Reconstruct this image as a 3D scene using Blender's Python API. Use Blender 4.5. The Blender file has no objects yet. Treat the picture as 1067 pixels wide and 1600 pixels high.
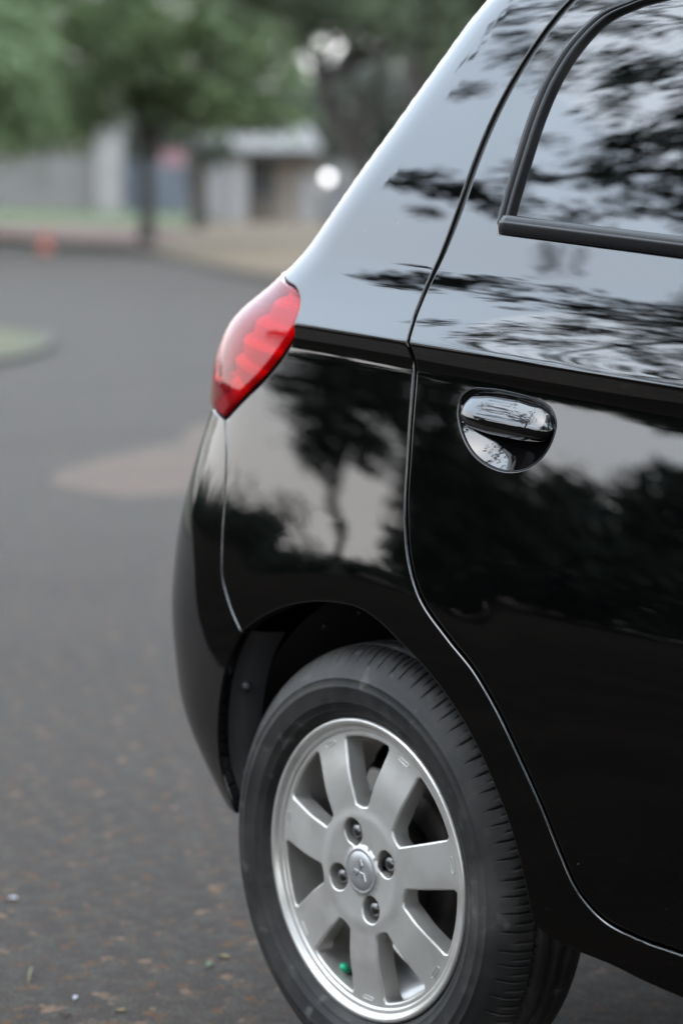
import bpy, math, random
import numpy as np
from mathutils import Vector, Matrix
from mathutils.geometry import delaunay_2d_cdt

random.seed(7); RNG = np.random.default_rng(11)
sc = bpy.context.scene
COL = sc.collection

# ------------------------------------------------------------------ camera
CAMLOC = (2.4454, -1.9720, 1.1315)
cd = bpy.data.cameras.new('camera'); cam = bpy.data.objects.new('camera', cd); COL.objects.link(cam)
cd.sensor_fit = 'VERTICAL'; cd.sensor_height = 36.0; cd.sensor_width = 24.0; cd.lens = 90.0
cd.clip_start = .05; cd.clip_end = 3000
cam.location = CAMLOC
cam.rotation_euler = (math.radians(90) - .12312, 0, .89588)
cd.dof.use_dof = True; cd.dof.focus_distance = 2.96; cd.dof.aperture_fstop = 3.2
sc.camera = cam

# ------------------------------------------------------------------ sky, sun, exposure
SUN_EL, SUN_AZ = math.radians(58), math.radians(200)
w = bpy.data.worlds.new('World'); sc.world = w; w.use_nodes = True
nt = w.node_tree; nt.nodes.clear()
out = nt.nodes.new('ShaderNodeOutputWorld')
sky = nt.nodes.new('ShaderNodeTexSky'); sky.sky_type = 'NISHITA'; sky.sun_disc = False
sky.sun_elevation = SUN_EL; sky.sun_rotation = SUN_AZ; sky.dust_density = 3.0; sky.air_density = 1.0
bg1 = nt.nodes.new('ShaderNodeBackground'); bg1.inputs['Strength'].default_value = .05
nt.links.new(sky.outputs[0], bg1.inputs['Color'])
# cloud deck: even, slightly brighter and whiter towards the horizon
geo = nt.nodes.new('ShaderNodeNewGeometry'); sep = nt.nodes.new('ShaderNodeSeparateXYZ')
tc = nt.nodes.new('ShaderNodeTexCoord')
nt.links.new(tc.outputs['Generated'], sep.inputs[0])
cr = nt.nodes.new('ShaderNodeValToRGB')
cr.color_ramp.elements[0].position = 0.10; cr.color_ramp.elements[0].color = (.85, .84, .85, 1)
cr.color_ramp.elements[1].position = .42; cr.color_ramp.elements[1].color = (.97, 1.15, 1.34, 1)
nt.links.new(sep.outputs['Z'], cr.inputs[0])
no = nt.nodes.new('ShaderNodeTexNoise'); no.inputs['Scale'].default_value = 2.2; no.inputs['Detail'].default_value = 4
nt.links.new(tc.outputs['Generated'], no.inputs['Vector'])
mr = nt.nodes.new('ShaderNodeMapRange'); mr.inputs['From Min'].default_value = .3; mr.inputs['From Max'].default_value = .7
mr.inputs['To Min'].default_value = .90; mr.inputs['To Max'].default_value = 1.08
nt.links.new(no.outputs['Fac'], mr.inputs['Value'])
mx = nt.nodes.new('ShaderNodeVectorMath'); mx.operation = 'SCALE'
nt.links.new(cr.outputs[0], mx.inputs[0]); nt.links.new(mr.outputs[0], mx.inputs['Scale'])
bg2 = nt.nodes.new('ShaderNodeBackground'); bg2.inputs['Strength'].default_value = 1.25
nt.links.new(mx.outputs[0], bg2.inputs['Color'])
ad = nt.nodes.new('ShaderNodeAddShader')
nt.links.new(bg1.outputs[0], ad.inputs[0]); nt.links.new(bg2.outputs[0], ad.inputs[1]); nt.links.new(ad.outputs[0], out.inputs['Surface'])
sd = bpy.data.lights.new('sun', 'SUN'); sun = bpy.data.objects.new('sun', sd); COL.objects.link(sun)
sd.energy = .5; sd.angle = math.radians(75); sd.color = (1, .96, .9)
sun.rotation_euler = (math.pi/2 - SUN_EL, 0, math.pi - SUN_AZ)
vs = sc.view_settings; vs.view_transform = 'Standard'; vs.look = 'None'; vs.gamma = 1; vs.use_curve_mapping = False
vs.exposure = 1.25
sc.render.engine = 'CYCLES'
sc.cycles.use_denoising = True
sc.cycles.max_bounces = 10; sc.cycles.transparent_max_bounces = 24; sc.cycles.glossy_bounces = 6
sc.cycles.caustics_reflective = False; sc.cycles.caustics_refractive = False; sc.cycles.sample_clamp_indirect = 6

# ------------------------------------------------------------------ materials
def mat(name, col=(.5, .5, .5), rough=.5, metal=0., spec=.5, coat=0., coat_rough=.03, noise=None, bump=None, tint=None):
    """noise=(scale, colour2, detail, lo, hi[, stretch])  bump=(scale, strength, distance)"""
    m = bpy.data.materials.new(name); m.use_nodes = True
    t = m.node_tree; b = t.nodes['Principled BSDF']
    b.inputs['Base Color'].default_value = (*col, 1); b.inputs['Roughness'].default_value = rough
    b.inputs['Metallic'].default_value = metal; b.inputs['Specular IOR Level'].default_value = spec
    b.inputs['Coat Weight'].default_value = coat; b.inputs['Coat Roughness'].default_value = coat_rough
    tcn = t.nodes.new('ShaderNodeTexCoord')
    last = None
    for nz in (noise if isinstance(noise, list) else [noise] if noise else []):
        n = t.nodes.new('ShaderNodeTexNoise'); n.inputs['Scale'].default_value = nz[0]; n.inputs['Detail'].default_value = nz[2]
        mp = t.nodes.new('ShaderNodeMapping'); mp.inputs['Scale'].default_value = nz[5] if len(nz) > 5 else (1, 1, 1)
        t.links.new(tcn.outputs['Object'], mp.inputs[0]); t.links.new(mp.outputs[0], n.inputs['Vector'])
        r = t.nodes.new('ShaderNodeMapRange'); r.inputs['From Min'].default_value = nz[3]; r.inputs['From Max'].default_value = nz[4]
        t.links.new(n.outputs['Fac'], r.inputs['Value'])
        x = t.nodes.new('ShaderNodeMix'); x.data_type = 'RGBA'
        t.links.new(r.outputs[0], x.inputs['Factor'])
        if last is None: x.inputs['A'].default_value = (*col, 1)
        else: t.links.new(last, x.inputs['A'])
        x.inputs['B'].default_value = (*nz[1], 1); last = x.outputs['Result']
    if last is not None: t.links.new(last, b.inputs['Base Color'])
    if bump:
        prev = None
        for bs in (bump if isinstance(bump, list) else [bump]):
            n = t.nodes.new('ShaderNodeTexNoise'); n.inputs['Scale'].default_value = bs[0]; n.inputs['Detail'].default_value = 4
            t.links.new(tcn.outputs['Object'], n.inputs['Vector'])
            bp = t.nodes.new('ShaderNodeBump'); bp.inputs['Strength'].default_value = bs[1]; bp.inputs['Distance'].default_value = bs[2]
            t.links.new(n.outputs['Fac'], bp.inputs['Height'])
            if prev is not None: t.links.new(prev, bp.inputs['Normal'])
            prev = bp.outputs[0]
        t.links.new(prev, b.inputs['Normal'])
    return m

def glassy(name, tintcol, ior, rough=.0, gloss=(1, 1, 1)):
    m = bpy.data.materials.new(name); m.use_nodes = True; t = m.node_tree; t.nodes.clear()
    o = t.nodes.new('ShaderNodeOutputMaterial'); tr = t.nodes.new('ShaderNodeBsdfTransparent'); tr.inputs[0].default_value = (*tintcol, 1)
    g = t.nodes.new('ShaderNodeBsdfGlossy'); g.inputs['Roughness'].default_value = rough; g.inputs['Color'].default_value = (*gloss, 1)
    f = t.nodes.new('ShaderNodeFresnel'); f.inputs['IOR'].default_value = ior
    x = t.nodes.new('ShaderNodeMixShader')
    t.links.new(f.outputs[0], x.inputs[0]); t.links.new(tr.outputs[0], x.inputs[1]); t.links.new(g.outputs[0], x.inputs[2]); t.links.new(x.outputs[0], o.inputs[0])
    return m

M = {}
M['paint'] = mat('black_car_paint', (.0012, .0012, .0013), .3, spec=0., coat=1., coat_rough=.008, bump=(420, .012, .001))
M['paint'].node_tree.nodes['Principled BSDF'].inputs['Coat IOR'].default_value = 1.85
def specks(m, scale, size, col):
    t = m.node_tree; b = t.nodes['Principled BSDF']; tcn = t.nodes.new('ShaderNodeTexCoord'); v = t.nodes.new('ShaderNodeTexVoronoi'); v.inputs['Scale'].default_value = scale
    n = t.nodes.new('ShaderNodeMath'); n.operation = 'LESS_THAN'; n.inputs[1].default_value = size*scale; t.links.new(tcn.outputs['Object'], v.inputs['Vector']); t.links.new(v.outputs['Distance'], n.inputs[0])
    x = t.nodes.new('ShaderNodeMix'); x.data_type = 'RGBA'; x.inputs['A'].default_value = b.inputs['Base Color'].default_value[:]; x.inputs['B'].default_value = (*col, 1); t.links.new(n.outputs[0], x.inputs['Factor']); t.links.new(x.outputs['Result'], b.inputs['Base Color'])
specks(M['paint'], 17, .0012, (.10, .10, .10))
M['rubber'] = mat('weatherstrip_rubber', (.006, .006, .0065), .33, spec=.2, noise=(30, (.012, .012, .012), 4, .4, .7))
M['gapseal'] = mat('gap_rubber', (.014, .015, .016), .42)
M['trim'] = mat('satin_black_trim', (.009, .009, .010), .24, spec=.35)
M['black'] = mat('inner_black', (.006, .006, .006), .8, spec=.2)
M['liner'] = mat('wheel_well_plastic', (.012, .012, .013), .55, spec=.4, bump=(90, .3, .002))
M['gloss'] = mat('gloss_black_plastic', (.003, .003, .0035), .3, spec=0., coat=1., coat_rough=.01)
M['gloss'].node_tree.nodes['Principled BSDF'].inputs['Coat IOR'].default_value = 1.8
M['alloy'] = mat('silver_wheel_paint', (.60, .585, .555), .31, metal=.6, spec=.5, coat=.5, coat_rough=.10, noise=[(18, (.46, .44, .405), 5, .45, .75)])
M['alloy_in'] = mat('wheel_barrel_silver', (.60, .595, .58), .45, metal=.25, noise=[(14, (.44, .42, .39), 5, .4, .7)])
M['capmat'] = mat('cap_silver', (.40, .40, .40), .34, metal=.6)
M['emblem'] = mat('emblem_polish', (.55, .55, .56), .2, metal=.8)
M['lug'] = mat('lug_nut_steel', (.20, .20, .21), .28, metal=.95, noise=(60, (.08, .07, .065), 3, .45, .7))
M['tyre'] = mat('tyre_rubber', (.0085, .0085, .0085), .6, spec=.35,
    noise=[(9, (.034, .032, .0295), 7, .44, .64), (5, (.007, .007, .007), 5, .5, .7), (26, (.026, .0245, .0225), 9, .54, .72), (38, (.085, .082, .077), 9, .60, .80)], bump=[(160, .25, .0015), (900, .2, .0004)])
M['drum'] = mat('brake_drum_iron', (.02, .017, .016), .6, metal=.3, noise=(30, (.035, .026, .02), 4, .4, .7))
M['valve'] = mat('valve_rubber', (.015, .015, .015), .5)
M['greencap'] = mat('green_valve_cap', (.0, .35, .17), .3)
M['glass'] = glassy('tinted_side_glass', (.035, .04, .042), 1.95)
M['rearglass'] = glassy('dark_rear_glass', (.05, .05, .05), 1.5)
M['lens'] = glassy('red_lamp_lens', (.92, .05, .06), 1.4, 0., (1, .97, .97))
_t = M['lens'].node_tree; _d = _t.nodes.new('ShaderNodeBsdfDiffuse'); _d.inputs[0].default_value = (.42, .012, .022, 1); _m = _t.nodes.new('ShaderNodeMixShader'); _m.inputs[0].default_value = .34
_x = [n for n in _t.nodes if n.type == 'MIX_SHADER' and n is not _m and n.inputs[1].links][0]; _tr = [n for n in _t.nodes if n.type == 'BSDF_TRANSPARENT'][0]
_t.links.new(_tr.outputs[0], _m.inputs[1]); _t.links.new(_d.outputs[0], _m.inputs[2]); _t.links.new(_m.outputs[0], _x.inputs[1])
M['reflector'] = mat('lamp_reflector', (.95, .42, .42), .35, metal=.35)
M['lampback'] = mat('lamp_housing', (.30, .05, .05), .45)
M['seat'] = mat('dark_seat_fabric', (.02, .02, .022), .9)

# ------------------------------------------------------------------ object helpers
def wm(o):
    m_ = Matrix.Translation(o.location)
    return wm(o.parent) @ o.matrix_parent_inverse @ m_ if o.parent is not None else m_

def link(o, parent=None):
    COL.objects.link(o)
    if parent is not None:
        o.parent = parent; o.matrix_parent_inverse = wm(parent).inverted()
    return o

def meshobj(name, verts, faces, material, parent=None, normals=None, smooth=True, flip=False):
    me = bpy.data.meshes.new(name)
    if isinstance(faces, np.ndarray): faces = faces.tolist()
    if flip: faces = [f[::-1] for f in faces]
    me.from_pydata(np.asarray(verts, float).tolist(), [], faces); me.update()
    mats = material if isinstance(material, (list, tuple)) else [material]
    for m_ in mats: me.materials.append(m_)
    if smooth: me.polygons.foreach_set('use_smooth', [True]*len(me.polygons))
    if normals is not None: me.normals_split_custom_set_from_vertices(np.asarray(normals, float).tolist())
    return link(bpy.data.objects.new(name, me), parent)

def empty(name, loc, parent=None):
    """an Empty at a thing's base (loc in world coordinates)"""
    o = bpy.data.objects.new(name, None); o.location = loc; o.empty_display_size = .1
    return link(o, parent)

def tag(o, label=None, cat=None, group=None, kind=None):
    if label: o['label'] = label
    if cat: o['category'] = cat
    if group: o['group'] = group
    if kind: o['kind'] = kind
    return o

def box_v(x0, x1, y0, y1, z0, z1):
    v = [(x, y, z) for z in (z0, z1) for y in (y0, y1) for x in (x0, x1)]
    f = [(0, 2, 3, 1), (4, 5, 7, 6), (0, 1, 5, 4), (2, 6, 7, 3), (0, 4, 6, 2), (1, 3, 7, 5)]
    return v, f

def catmull(pts, step=.006, closed=False):
    P = np.asarray(pts, float); n = len(P); out = []
    segs = n if closed else n-1
    for i in range(segs):
        if closed: p0, p1, p2, p3 = P[(i-1) % n], P[i], P[(i+1) % n], P[(i+2) % n]
        else: p1, p2 = P[i], P[i+1]; p0 = P[i-1] if i else 2*p1-p2; p3 = P[i+2] if i+2 < n else 2*p2-p1
        k = max(1, int(math.ceil(np.linalg.norm(p2-p1)/step)))
        # centripetal-like tangents
        d1 = max(np.linalg.norm(p2-p1), 1e-9); d0 = max(np.linalg.norm(p1-p0), 1e-9); d2 = max(np.linalg.norm(p3-p2), 1e-9)
        m1 = d1*((p1-p0)/d0*d1+(p2-p1)/d1*d0)/(d0+d1); m2 = d1*((p2-p1)/d1*d2+(p3-p2)/d2*d1)/(d1+d2)
        for j in range(k):
            t = j/k; out.append((2*t**3-3*t**2+1)*p1+(t**3-2*t**2+t)*m1+(-2*t**3+3*t**2)*p2+(t**3-t**2)*m2)
    if not closed: out.append(P[-1])
    return np.array(out)

def join(*pls):
    out = []
    for p in pls:
        for q in np.asarray(p, float):
            if not out or np.linalg.norm(np.array(out[-1])-q) > 1e-4: out.append(tuple(q))
    if np.linalg.norm(np.array(out[0])-np.array(out[-1])) < 1e-4: out.pop()
    return np.array(out)

def seg(a, b, step=.012):
    a = np.array(a, float); b = np.array(b, float); k = max(1, int(np.linalg.norm(b-a)/step))
    return np.array([a+(b-a)*i/k for i in range(k+1)])

def area(p): x, y = p[:, 0], p[:, 1]; return .5*np.sum(x*np.roll(y, -1)-y*np.roll(x, -1))
def ccw(p): return p if area(p) > 0 else p[::-1]

def outn(p):
    """outward normals of a CCW loop (the other way for CW), mitred a little"""
    d = np.roll(p, -1, 0)-p; d /= np.linalg.norm(d, axis=1, keepdims=True)+1e-12
    n = np.stack([d[:, 1], -d[:, 0]], 1); m = n+np.roll(n, 1, 0); l = np.linalg.norm(m, axis=1, keepdims=True)
    m = m/np.maximum(l, .3)
    return m*np.clip(1/np.maximum((m*n).sum(1, keepdims=True), .6), 1, 1.5)

def inside(q, p):
    x, y = q[:, 0], q[:, 1]; c = np.zeros(len(q), bool); n = len(p)
    for i in range(n):
        x1, y1 = p[i]; x2, y2 = p[(i+1) % n]
        if y1 == y2: continue
        c ^= ((y1 > y) != (y2 > y)) & (x < (x2-x1)*(y-y1)/(y2-y1)+x1)
    return c

def mindist(q, p):
    a = p; b = np.roll(p, -1, 0); best = np.full(len(q), 9e9)
    for i in range(len(p)):
        ab = b[i]-a[i]; t = np.clip(((q-a[i])@ab)/(ab@ab+1e-15), 0, 1)
        best = np.minimum(best, ((q-a[i]-t[:, None]*ab)**2).sum(1))
    return np.sqrt(best)

def panel(name, material, outer, holes, pos, nrm, us, vsamp, parent, roll=.0025, depth=.016, draft=0., normals=True):
    """A sheet cut out of a surface pos(u,v) with rolled edges and flanges.  roll may be a function of the boundary points."""
    outer = ccw(np.asarray(outer)); holes = [ccw(np.asarray(h))[::-1] for h in holes]
    loops = [outer]+holes; ins = []
    for L in loops:
        n = outn(L); r = roll(L) if callable(roll) else np.full(len(L), roll)
        ins.append((L-n*r[:, None], n, r))
    base = np.concatenate([i[0] for i in ins])
    edges = []; k = 0
    for L in loops:
        m_ = len(L); edges += [(k+i, k+(i+1) % m_) for i in range(m_)]; k += m_
    U, V = np.meshgrid(us, vsamp); g = np.stack([U.ravel(), V.ravel()], 1)
    ok = inside(g, ins[0][0])
    for h in ins[1:]: ok &= ~inside(g, h[0])
    g = g[ok]
    md = np.full(len(g), 9e9)
    for i in ins: md = np.minimum(md, mindist(g, i[0]))
    g = g[md > .0022]
    allp = np.concatenate([base, g])
    vo, eo, fo, ov, oe, of = delaunay_2d_cdt([Vector(p) for p in allp], edges, [], 0, 1e-7)
    vo = np.array([tuple(p) for p in vo]); fo = np.array([tuple(f) for f in fo if len(f) == 3])
    cen = vo[fo].mean(1); keep = inside(cen, ins[0][0])
    for h in ins[1:]: keep &= ~inside(cen, h[0])
    fo = fo[keep]
    if len(fo) == 0: raise RuntimeError(name)
    remap = {}
    for i, lst in enumerate(ov):
        for j in lst: remap[j] = i
    X = pos(vo[:, 0], vo[:, 1]); NN = nrm(vo[:, 0], vo[:, 1])
    # orient along the normal
    a, b, c = X[fo[:, 0]], X[fo[:, 1]], X[fo[:, 2]]
    flip = (np.cross(b-a, c-a)*NN[fo[:, 0]]).sum(1) < 0
    fo[flip] = fo[flip][:, ::-1]
    verts = [X]; norms = [NN]; faces = fo.tolist(); cnt = len(X); k = 0
    for (L0, n, r), L in zip(ins, loops):
        m_ = len(L); ring0 = [remap[k+i] for i in range(m_)]; k += m_
        def at(P_, d):
            nn = nrm(P_[:, 0], P_[:, 1]); return pos(P_[:, 0], P_[:, 1])-nn*np.asarray(d)[:, None], nn
        prev = ring0
        e = 1e-3
        tv = pos(L0[:, 0]+n[:, 0]*e, L0[:, 1]+n[:, 1]*e)-pos(L0[:, 0], L0[:, 1]); tv /= np.linalg.norm(tv, axis=1, keepdims=True)+1e-12
        rows = [(.38, .076, .92, .38), (.71, .29, .71, .71), (.92, .62, .38, .92), (1, 1, 0., 1.)]
        for fr, dp, cn, ct in rows:
            Q, nn = at(L0+n*(r*fr)[:, None], r*dp); verts.append(Q); norms.append(nn*cn+tv*ct)
            ring = list(range(cnt, cnt+m_)); cnt += m_
            for i in range(m_):
                j = (i+1) % m_; faces.append((prev[i], ring[i], ring[j], prev[j]))
            prev = ring
        Q, nn = at(L-n*draft, np.full(m_, depth)); verts.append(Q); norms.append(tv)
        ring = list(range(cnt, cnt+m_)); cnt += m_
        for i in range(m_):
            j = (i+1) % m_; faces.append((prev[i], ring[i], ring[j], prev[j]))
    Vv = np.concatenate(verts); Nn = np.concatenate(norms); Nn /= np.linalg.norm(Nn, axis=1, keepdims=True)+1e-12
    return meshobj(name, Vv, faces, material, parent, Nn if normals else None)

def gridobj(name, material, P, parent=None, normals=None, smooth=True, flip=False, closed_u=False, closed_v=False):
    """P[i,j] grid of points"""
    a, b = P.shape[:2]; idx = np.arange(a*b).reshape(a, b); f = []
    for i in range(a if closed_u else a-1):
        for j in range(b if closed_v else b-1):
            i2, j2 = (i+1) % a, (j+1) % b
            f.append((int(idx[i, j]), int(idx[i2, j]), int(idx[i2, j2]), int(idx[i, j2])))
    return meshobj(name, P.reshape(-1, 3), f, material, parent, None if normals is None else normals.reshape(-1, 3), smooth, flip)

def tube(path, rad, k=8, cap=True):
    """swept tube: returns verts, faces"""
    path = np.asarray(path, float); n = len(path); rad = np.broadcast_to(np.asarray(rad, float), (n,))
    V = []; F = []
    up = np.array([0, 0, 1.]); 
    for i in range(n):
        d = path[min(i+1, n-1)]-path[max(i-1, 0)]; d = d/(np.linalg.norm(d)+1e-12)
        a = np.cross(d, up if abs(d[2]) < .9 else np.array([1., 0, 0])); a /= np.linalg.norm(a); b = np.cross(d, a)
        for j in range(k):
            t = 2*math.pi*j/k; V.append(path[i]+rad[i]*(math.cos(t)*a+math.sin(t)*b))
    for i in range(n-1):
        for j in range(k):
            j2 = (j+1) % k; F.append((i*k+j, i*k+j2, (i+1)*k+j2, (i+1)*k+j))
    if cap:
        F.append(tuple(range(k))[::-1]); F.append(tuple(range((n-1)*k, n*k)))
    return V, F

class MB:
    def __init__(s): s.v = []; s.f = []
    def add(s, vf):
        o = len(s.v); s.v += [tuple(p) for p in vf[0]]; s.f += [tuple(i+o for i in f) for f in vf[1]]; return s
    def box(s, *a): return s.add(box_v(*a))
    def tube(s, *a, **k): return s.add(tube(*a, **k))
    def build(s, name, m, parent=None, smooth=False, T=None):
        v = s.v if T is None else [tuple(T(*p)) for p in s.v]
        return meshobj(name, v, s.f, m, parent, None, smooth)

# ------------------------------------------------------------------ the car's body surface (u along the car, v up the side)
ARCHC=(0.0,.285)
def sstep(a,b,x):
    t=np.clip((np.asarray(x,float)-a)/(b-a),0,1); return t*t*(3-2*t)
# canonical rounded corner, curvature-continuous
_t=np.linspace(0,1,801); _ph=np.pi/2*(_t*_t*(3-2*_t))
_CX=np.concatenate([[0],np.cumsum(np.cos((_ph[1:]+_ph[:-1])/2))/800.]); _CY=np.concatenate([[0],np.cumsum(np.sin((_ph[1:]+_ph[:-1])/2))/800.])
CE=_CX[-1]
# side profile : tilt of the surface (degrees, + faces up) against height
TILT=[(.12,-24),(.2,-18),(.27,-12),(.36,-5),(.48,-1),(.58,2.6),(.66,6.2),(.72,7.9),(.80,8.6),(.86,9.6),(.895,10.4),(.912,8),(.924,-6),(.935,-30),(.9455,-34),(.949,-20),(.952,15),(.9555,36),(.962,37),(.985,31),(1.015,22.5),(1.04,18),(1.06,16.6),(1.08,16.5),(1.12,17.6),(1.18,19.8),(1.25,22.4),(1.33,26),(1.38,32),(1.41,42),(1.43,54),(1.45,67),(1.475,77),(1.52,82),(1.62,85),(1.8,87),(2.2,89.5)]
_v=np.arange(.10,2.2,.0005)
def _integrate(tilt):
    t=np.radians(np.interp(_v,*zip(*tilt)))
    k=np.ones(9)/9; t=np.convolve(np.pad(t,4,mode='edge'),k,'valid')
    dz=np.where(_v<1.41,1.,np.cos(t)); dy=np.where(_v<1.41,np.tan(t),np.sin(t))
    # beyond 1.41 v is arc length
    z=np.concatenate([[.10],.10+np.cumsum((dz[1:]+dz[:-1])/2*.0005)]); y=np.concatenate([[0],np.cumsum((dy[1:]+dy[:-1])/2*.0005)])
    return z,y
ZT,YT=_integrate(TILT); YT=YT-YT.min()-.0068
# the same profile without the crease
_a,_b=.80,1.04
def _smooth():
    y=YT.copy(); ya,yb=np.interp([_a,_b],_v,YT); sa=np.tan(np.radians(8.6)); sb=np.tan(np.radians(20.8)); h=_b-_a
    m=(_v>_a)&(_v<_b); t=(_v[m]-_a)/h
    y[m]=(2*t**3-3*t**2+1)*ya+(t**3-2*t**2+t)*h*sa+(-2*t**3+3*t**2)*yb+(t**3-t**2)*h*sb
    return y
YS=_smooth()
REAR=dict(z=[.10,.25,.32,.42,.56,.68,.76,.83,.90,.96,1.02,1.10,1.20,1.30,1.37,1.45],
  xr=[-.42,-.40,-.455,-.535,-.557,-.548,-.513,-.474,-.460,-.402,-.303,-.234,-.157,-.1,-.0655,-.0],
  L=[.44,.44,.44,.44,.44,.44,.42,.40,.36,.33,.28,.24,.22,.22,.22,.22])
XF=2.86; LF=.95
def smoothtab(zq,zs,vs):
    # monotone-ish smooth interpolation: average of shifted linear interpolations
    zq=np.asarray(zq,float); s=0
    for w,o in ((.2,-.03),(.2,-.015),(.2,0),(.2,.015),(.2,.03)): s=s+w*np.interp(zq+o,zs,vs)
    return s
def shear(x,z):
    d=-.058*(np.clip(x,-.4,2.2)-.1); return d*sstep(.62,.9,z)*(1-sstep(1.14,1.42,z))
def S(u,v,smooth=False,off=0.,R=REAR):
    u=np.asarray(u,float); v=np.asarray(v,float)
    z=np.interp(v,_v,ZT); yc=np.interp(v,_v,YT); ysm=np.interp(v,_v,YS)
    xr=smoothtab(z,R['z'],R['xr']); L=smoothtab(z,R['z'],R['L'])
    fade=sstep(-.36,-.17,u)*(.62+.38*sstep(-.1,.5,u)) if not smooth else 0*u
    y0=ysm+(yc-ysm)*fade
    xc=xr+CE*L; t=np.clip((xc-u)/L,0,None)
    tt=np.clip(t,0,1)
    xx=np.interp(tt,_t,_CX); yy=np.interp(tt,_t,_CY)
    x=np.where(u>=xc,u,xc-L*xx); y=np.where(u>=xc,0,L*(yy+np.clip(t-1,0,None)))
    # front corner
    xfc=XF-CE*LF; tf=np.clip((u-xfc)/LF,0,None); ttf=np.clip(tf,0,1)
    x=np.where(u>xfc,xfc+LF*np.interp(ttf,_t,_CX),x); y=np.where(u>xfc,LF*(np.interp(ttf,_t,_CY)+np.clip(tf-1,0,None)),y)
    bar=.0175*(np.clip(u,-.45,2.0)-.62)**2*np.where(u<.62,1,.6)
    r=np.hypot(u-ARCHC[0],v-ARCHC[1]); fl=-.0016*sstep(.455,.375,r)*sstep(.02,.12,v-.2)
    r2=np.hypot(u-2.45,v-.285); fl=fl-.0016*sstep(.455,.375,r2)
    y=y+y0+bar+fl
    z=z+shear(x,z)
    return np.stack([x,y-off,z],-1)
def N(u,v,**k):
    e=.0008
    a=S(u+e,v,**k)-S(u-e,v,**k); b=S(u,v+e,**k)-S(u,v-e,**k)
    n=np.cross(a,b); n/=np.linalg.norm(n,axis=-1,keepdims=True)+1e-12
    return n   # outward: x cross z -> -y


# ------------------------------------------------------------------ ground
def asphalt(name, c1, c2, c3, bump=1.):
    m = bpy.data.materials.new(name); m.use_nodes = True; t = m.node_tree; b = t.nodes['Principled BSDF']; b.inputs['Roughness'].default_value = .82; b.inputs['Specular IOR Level'].default_value = .08
    tcn = t.nodes.new('ShaderNodeTexCoord')
    def noise(s, d, lo, hi, rough=.55):
        n = t.nodes.new('ShaderNodeTexNoise'); n.inputs['Scale'].default_value = s; n.inputs['Detail'].default_value = d; n.inputs['Roughness'].default_value = rough
        t.links.new(tcn.outputs['Object'], n.inputs['Vector']); r = t.nodes.new('ShaderNodeMapRange'); r.inputs['From Min'].default_value = lo; r.inputs['From Max'].default_value = hi
        t.links.new(n.outputs['Fac'], r.inputs['Value']); return r.outputs[0], n
    def mix(a, bb, f):
        x = t.nodes.new('ShaderNodeMix'); x.data_type = 'RGBA'; t.links.new(f, x.inputs['Factor'])
        for s, val in (('A', a), ('B', bb)):
            if isinstance(val, tuple): x.inputs[s].default_value = (*val, 1)
            else: t.links.new(val, x.inputs[s])
        return x.outputs['Result']
    f1, _ = noise(1.1, 6, .40, .66); f2, _ = noise(23, 6, .48, .57, .62); fd, _ = noise(28, 6, .56, .68, .6); fl, _ = noise(22, 6, .60, .74, .6); f3, n3 = noise(190, 3, .35, .65); f4, _ = noise(60, 4, .62, .70)
    sx = t.nodes.new('ShaderNodeSeparateXYZ'); t.links.new(tcn.outputs['Object'], sx.inputs[0])
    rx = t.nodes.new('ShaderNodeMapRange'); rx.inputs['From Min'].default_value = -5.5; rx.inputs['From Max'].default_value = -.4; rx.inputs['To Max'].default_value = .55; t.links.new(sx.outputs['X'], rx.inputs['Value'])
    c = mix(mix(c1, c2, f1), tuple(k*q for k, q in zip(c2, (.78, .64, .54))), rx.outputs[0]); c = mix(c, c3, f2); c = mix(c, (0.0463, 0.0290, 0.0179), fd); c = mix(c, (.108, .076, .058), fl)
    dark = mix((1.18, 1.00, .82), (2.6, 2.26, 1.86), f3)
    mu = t.nodes.new('ShaderNodeMix'); mu.data_type = 'RGBA'; mu.blend_type = 'MULTIPLY'; mu.inputs['Factor'].default_value = 1
    t.links.new(c, mu.inputs['A']); t.links.new(dark, mu.inputs['B']); t.links.new(mu.outputs['Result'], b.inputs['Base Color'])
    bp = t.nodes.new('ShaderNodeBump'); bp.inputs['Strength'].default_value = .8*bump; bp.inputs['Distance'].default_value = .006
    t.links.new(n3.outputs['Fac'], bp.inputs['Height'])
    n5 = t.nodes.new('ShaderNodeTexNoise'); n5.inputs['Scale'].default_value = 42; n5.inputs['Detail'].default_value = 5; t.links.new(tcn.outputs['Object'], n5.inputs['Vector'])
    b2 = t.nodes.new('ShaderNodeBump'); b2.inputs['Strength'].default_value = .7*bump; b2.inputs['Distance'].default_value = .012; t.links.new(n5.outputs['Fac'], b2.inputs['Height']); t.links.new(bp.outputs[0], b2.inputs['Normal'])
    t.links.new(b2.outputs[0], b.inputs['Normal'])
    return m
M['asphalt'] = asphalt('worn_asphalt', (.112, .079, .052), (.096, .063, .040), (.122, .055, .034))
M['road'] = asphalt('far_asphalt', (0.0269, 0.0285, 0.0314), (0.0228, 0.0243, 0.0274), (0.0269, 0.0273, 0.0277), .5)
M['earth'] = mat('red_earth', (0.0565, 0.0185, 0.0093), .95, noise=[(.5, (0.0672, 0.0303, 0.0162), 5, .35, .65), (3, (0.0376, 0.0144, 0.0079), 5, .5, .7)])
M['drygrass'] = mat('dry_grass', (0.0751, 0.0451, 0.0163), .95, noise=[(.35, (0.0541, 0.0373, 0.0121), 5, .4, .65), (4, (0.0859, 0.0503, 0.0192), 5, .5, .7)])
M['greengrass'] = mat('green_grass', (0.0343, 0.0514, 0.0134), .95, noise=[(.6, (0.0504, 0.0651, 0.0181), 5, .4, .65)])
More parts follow.
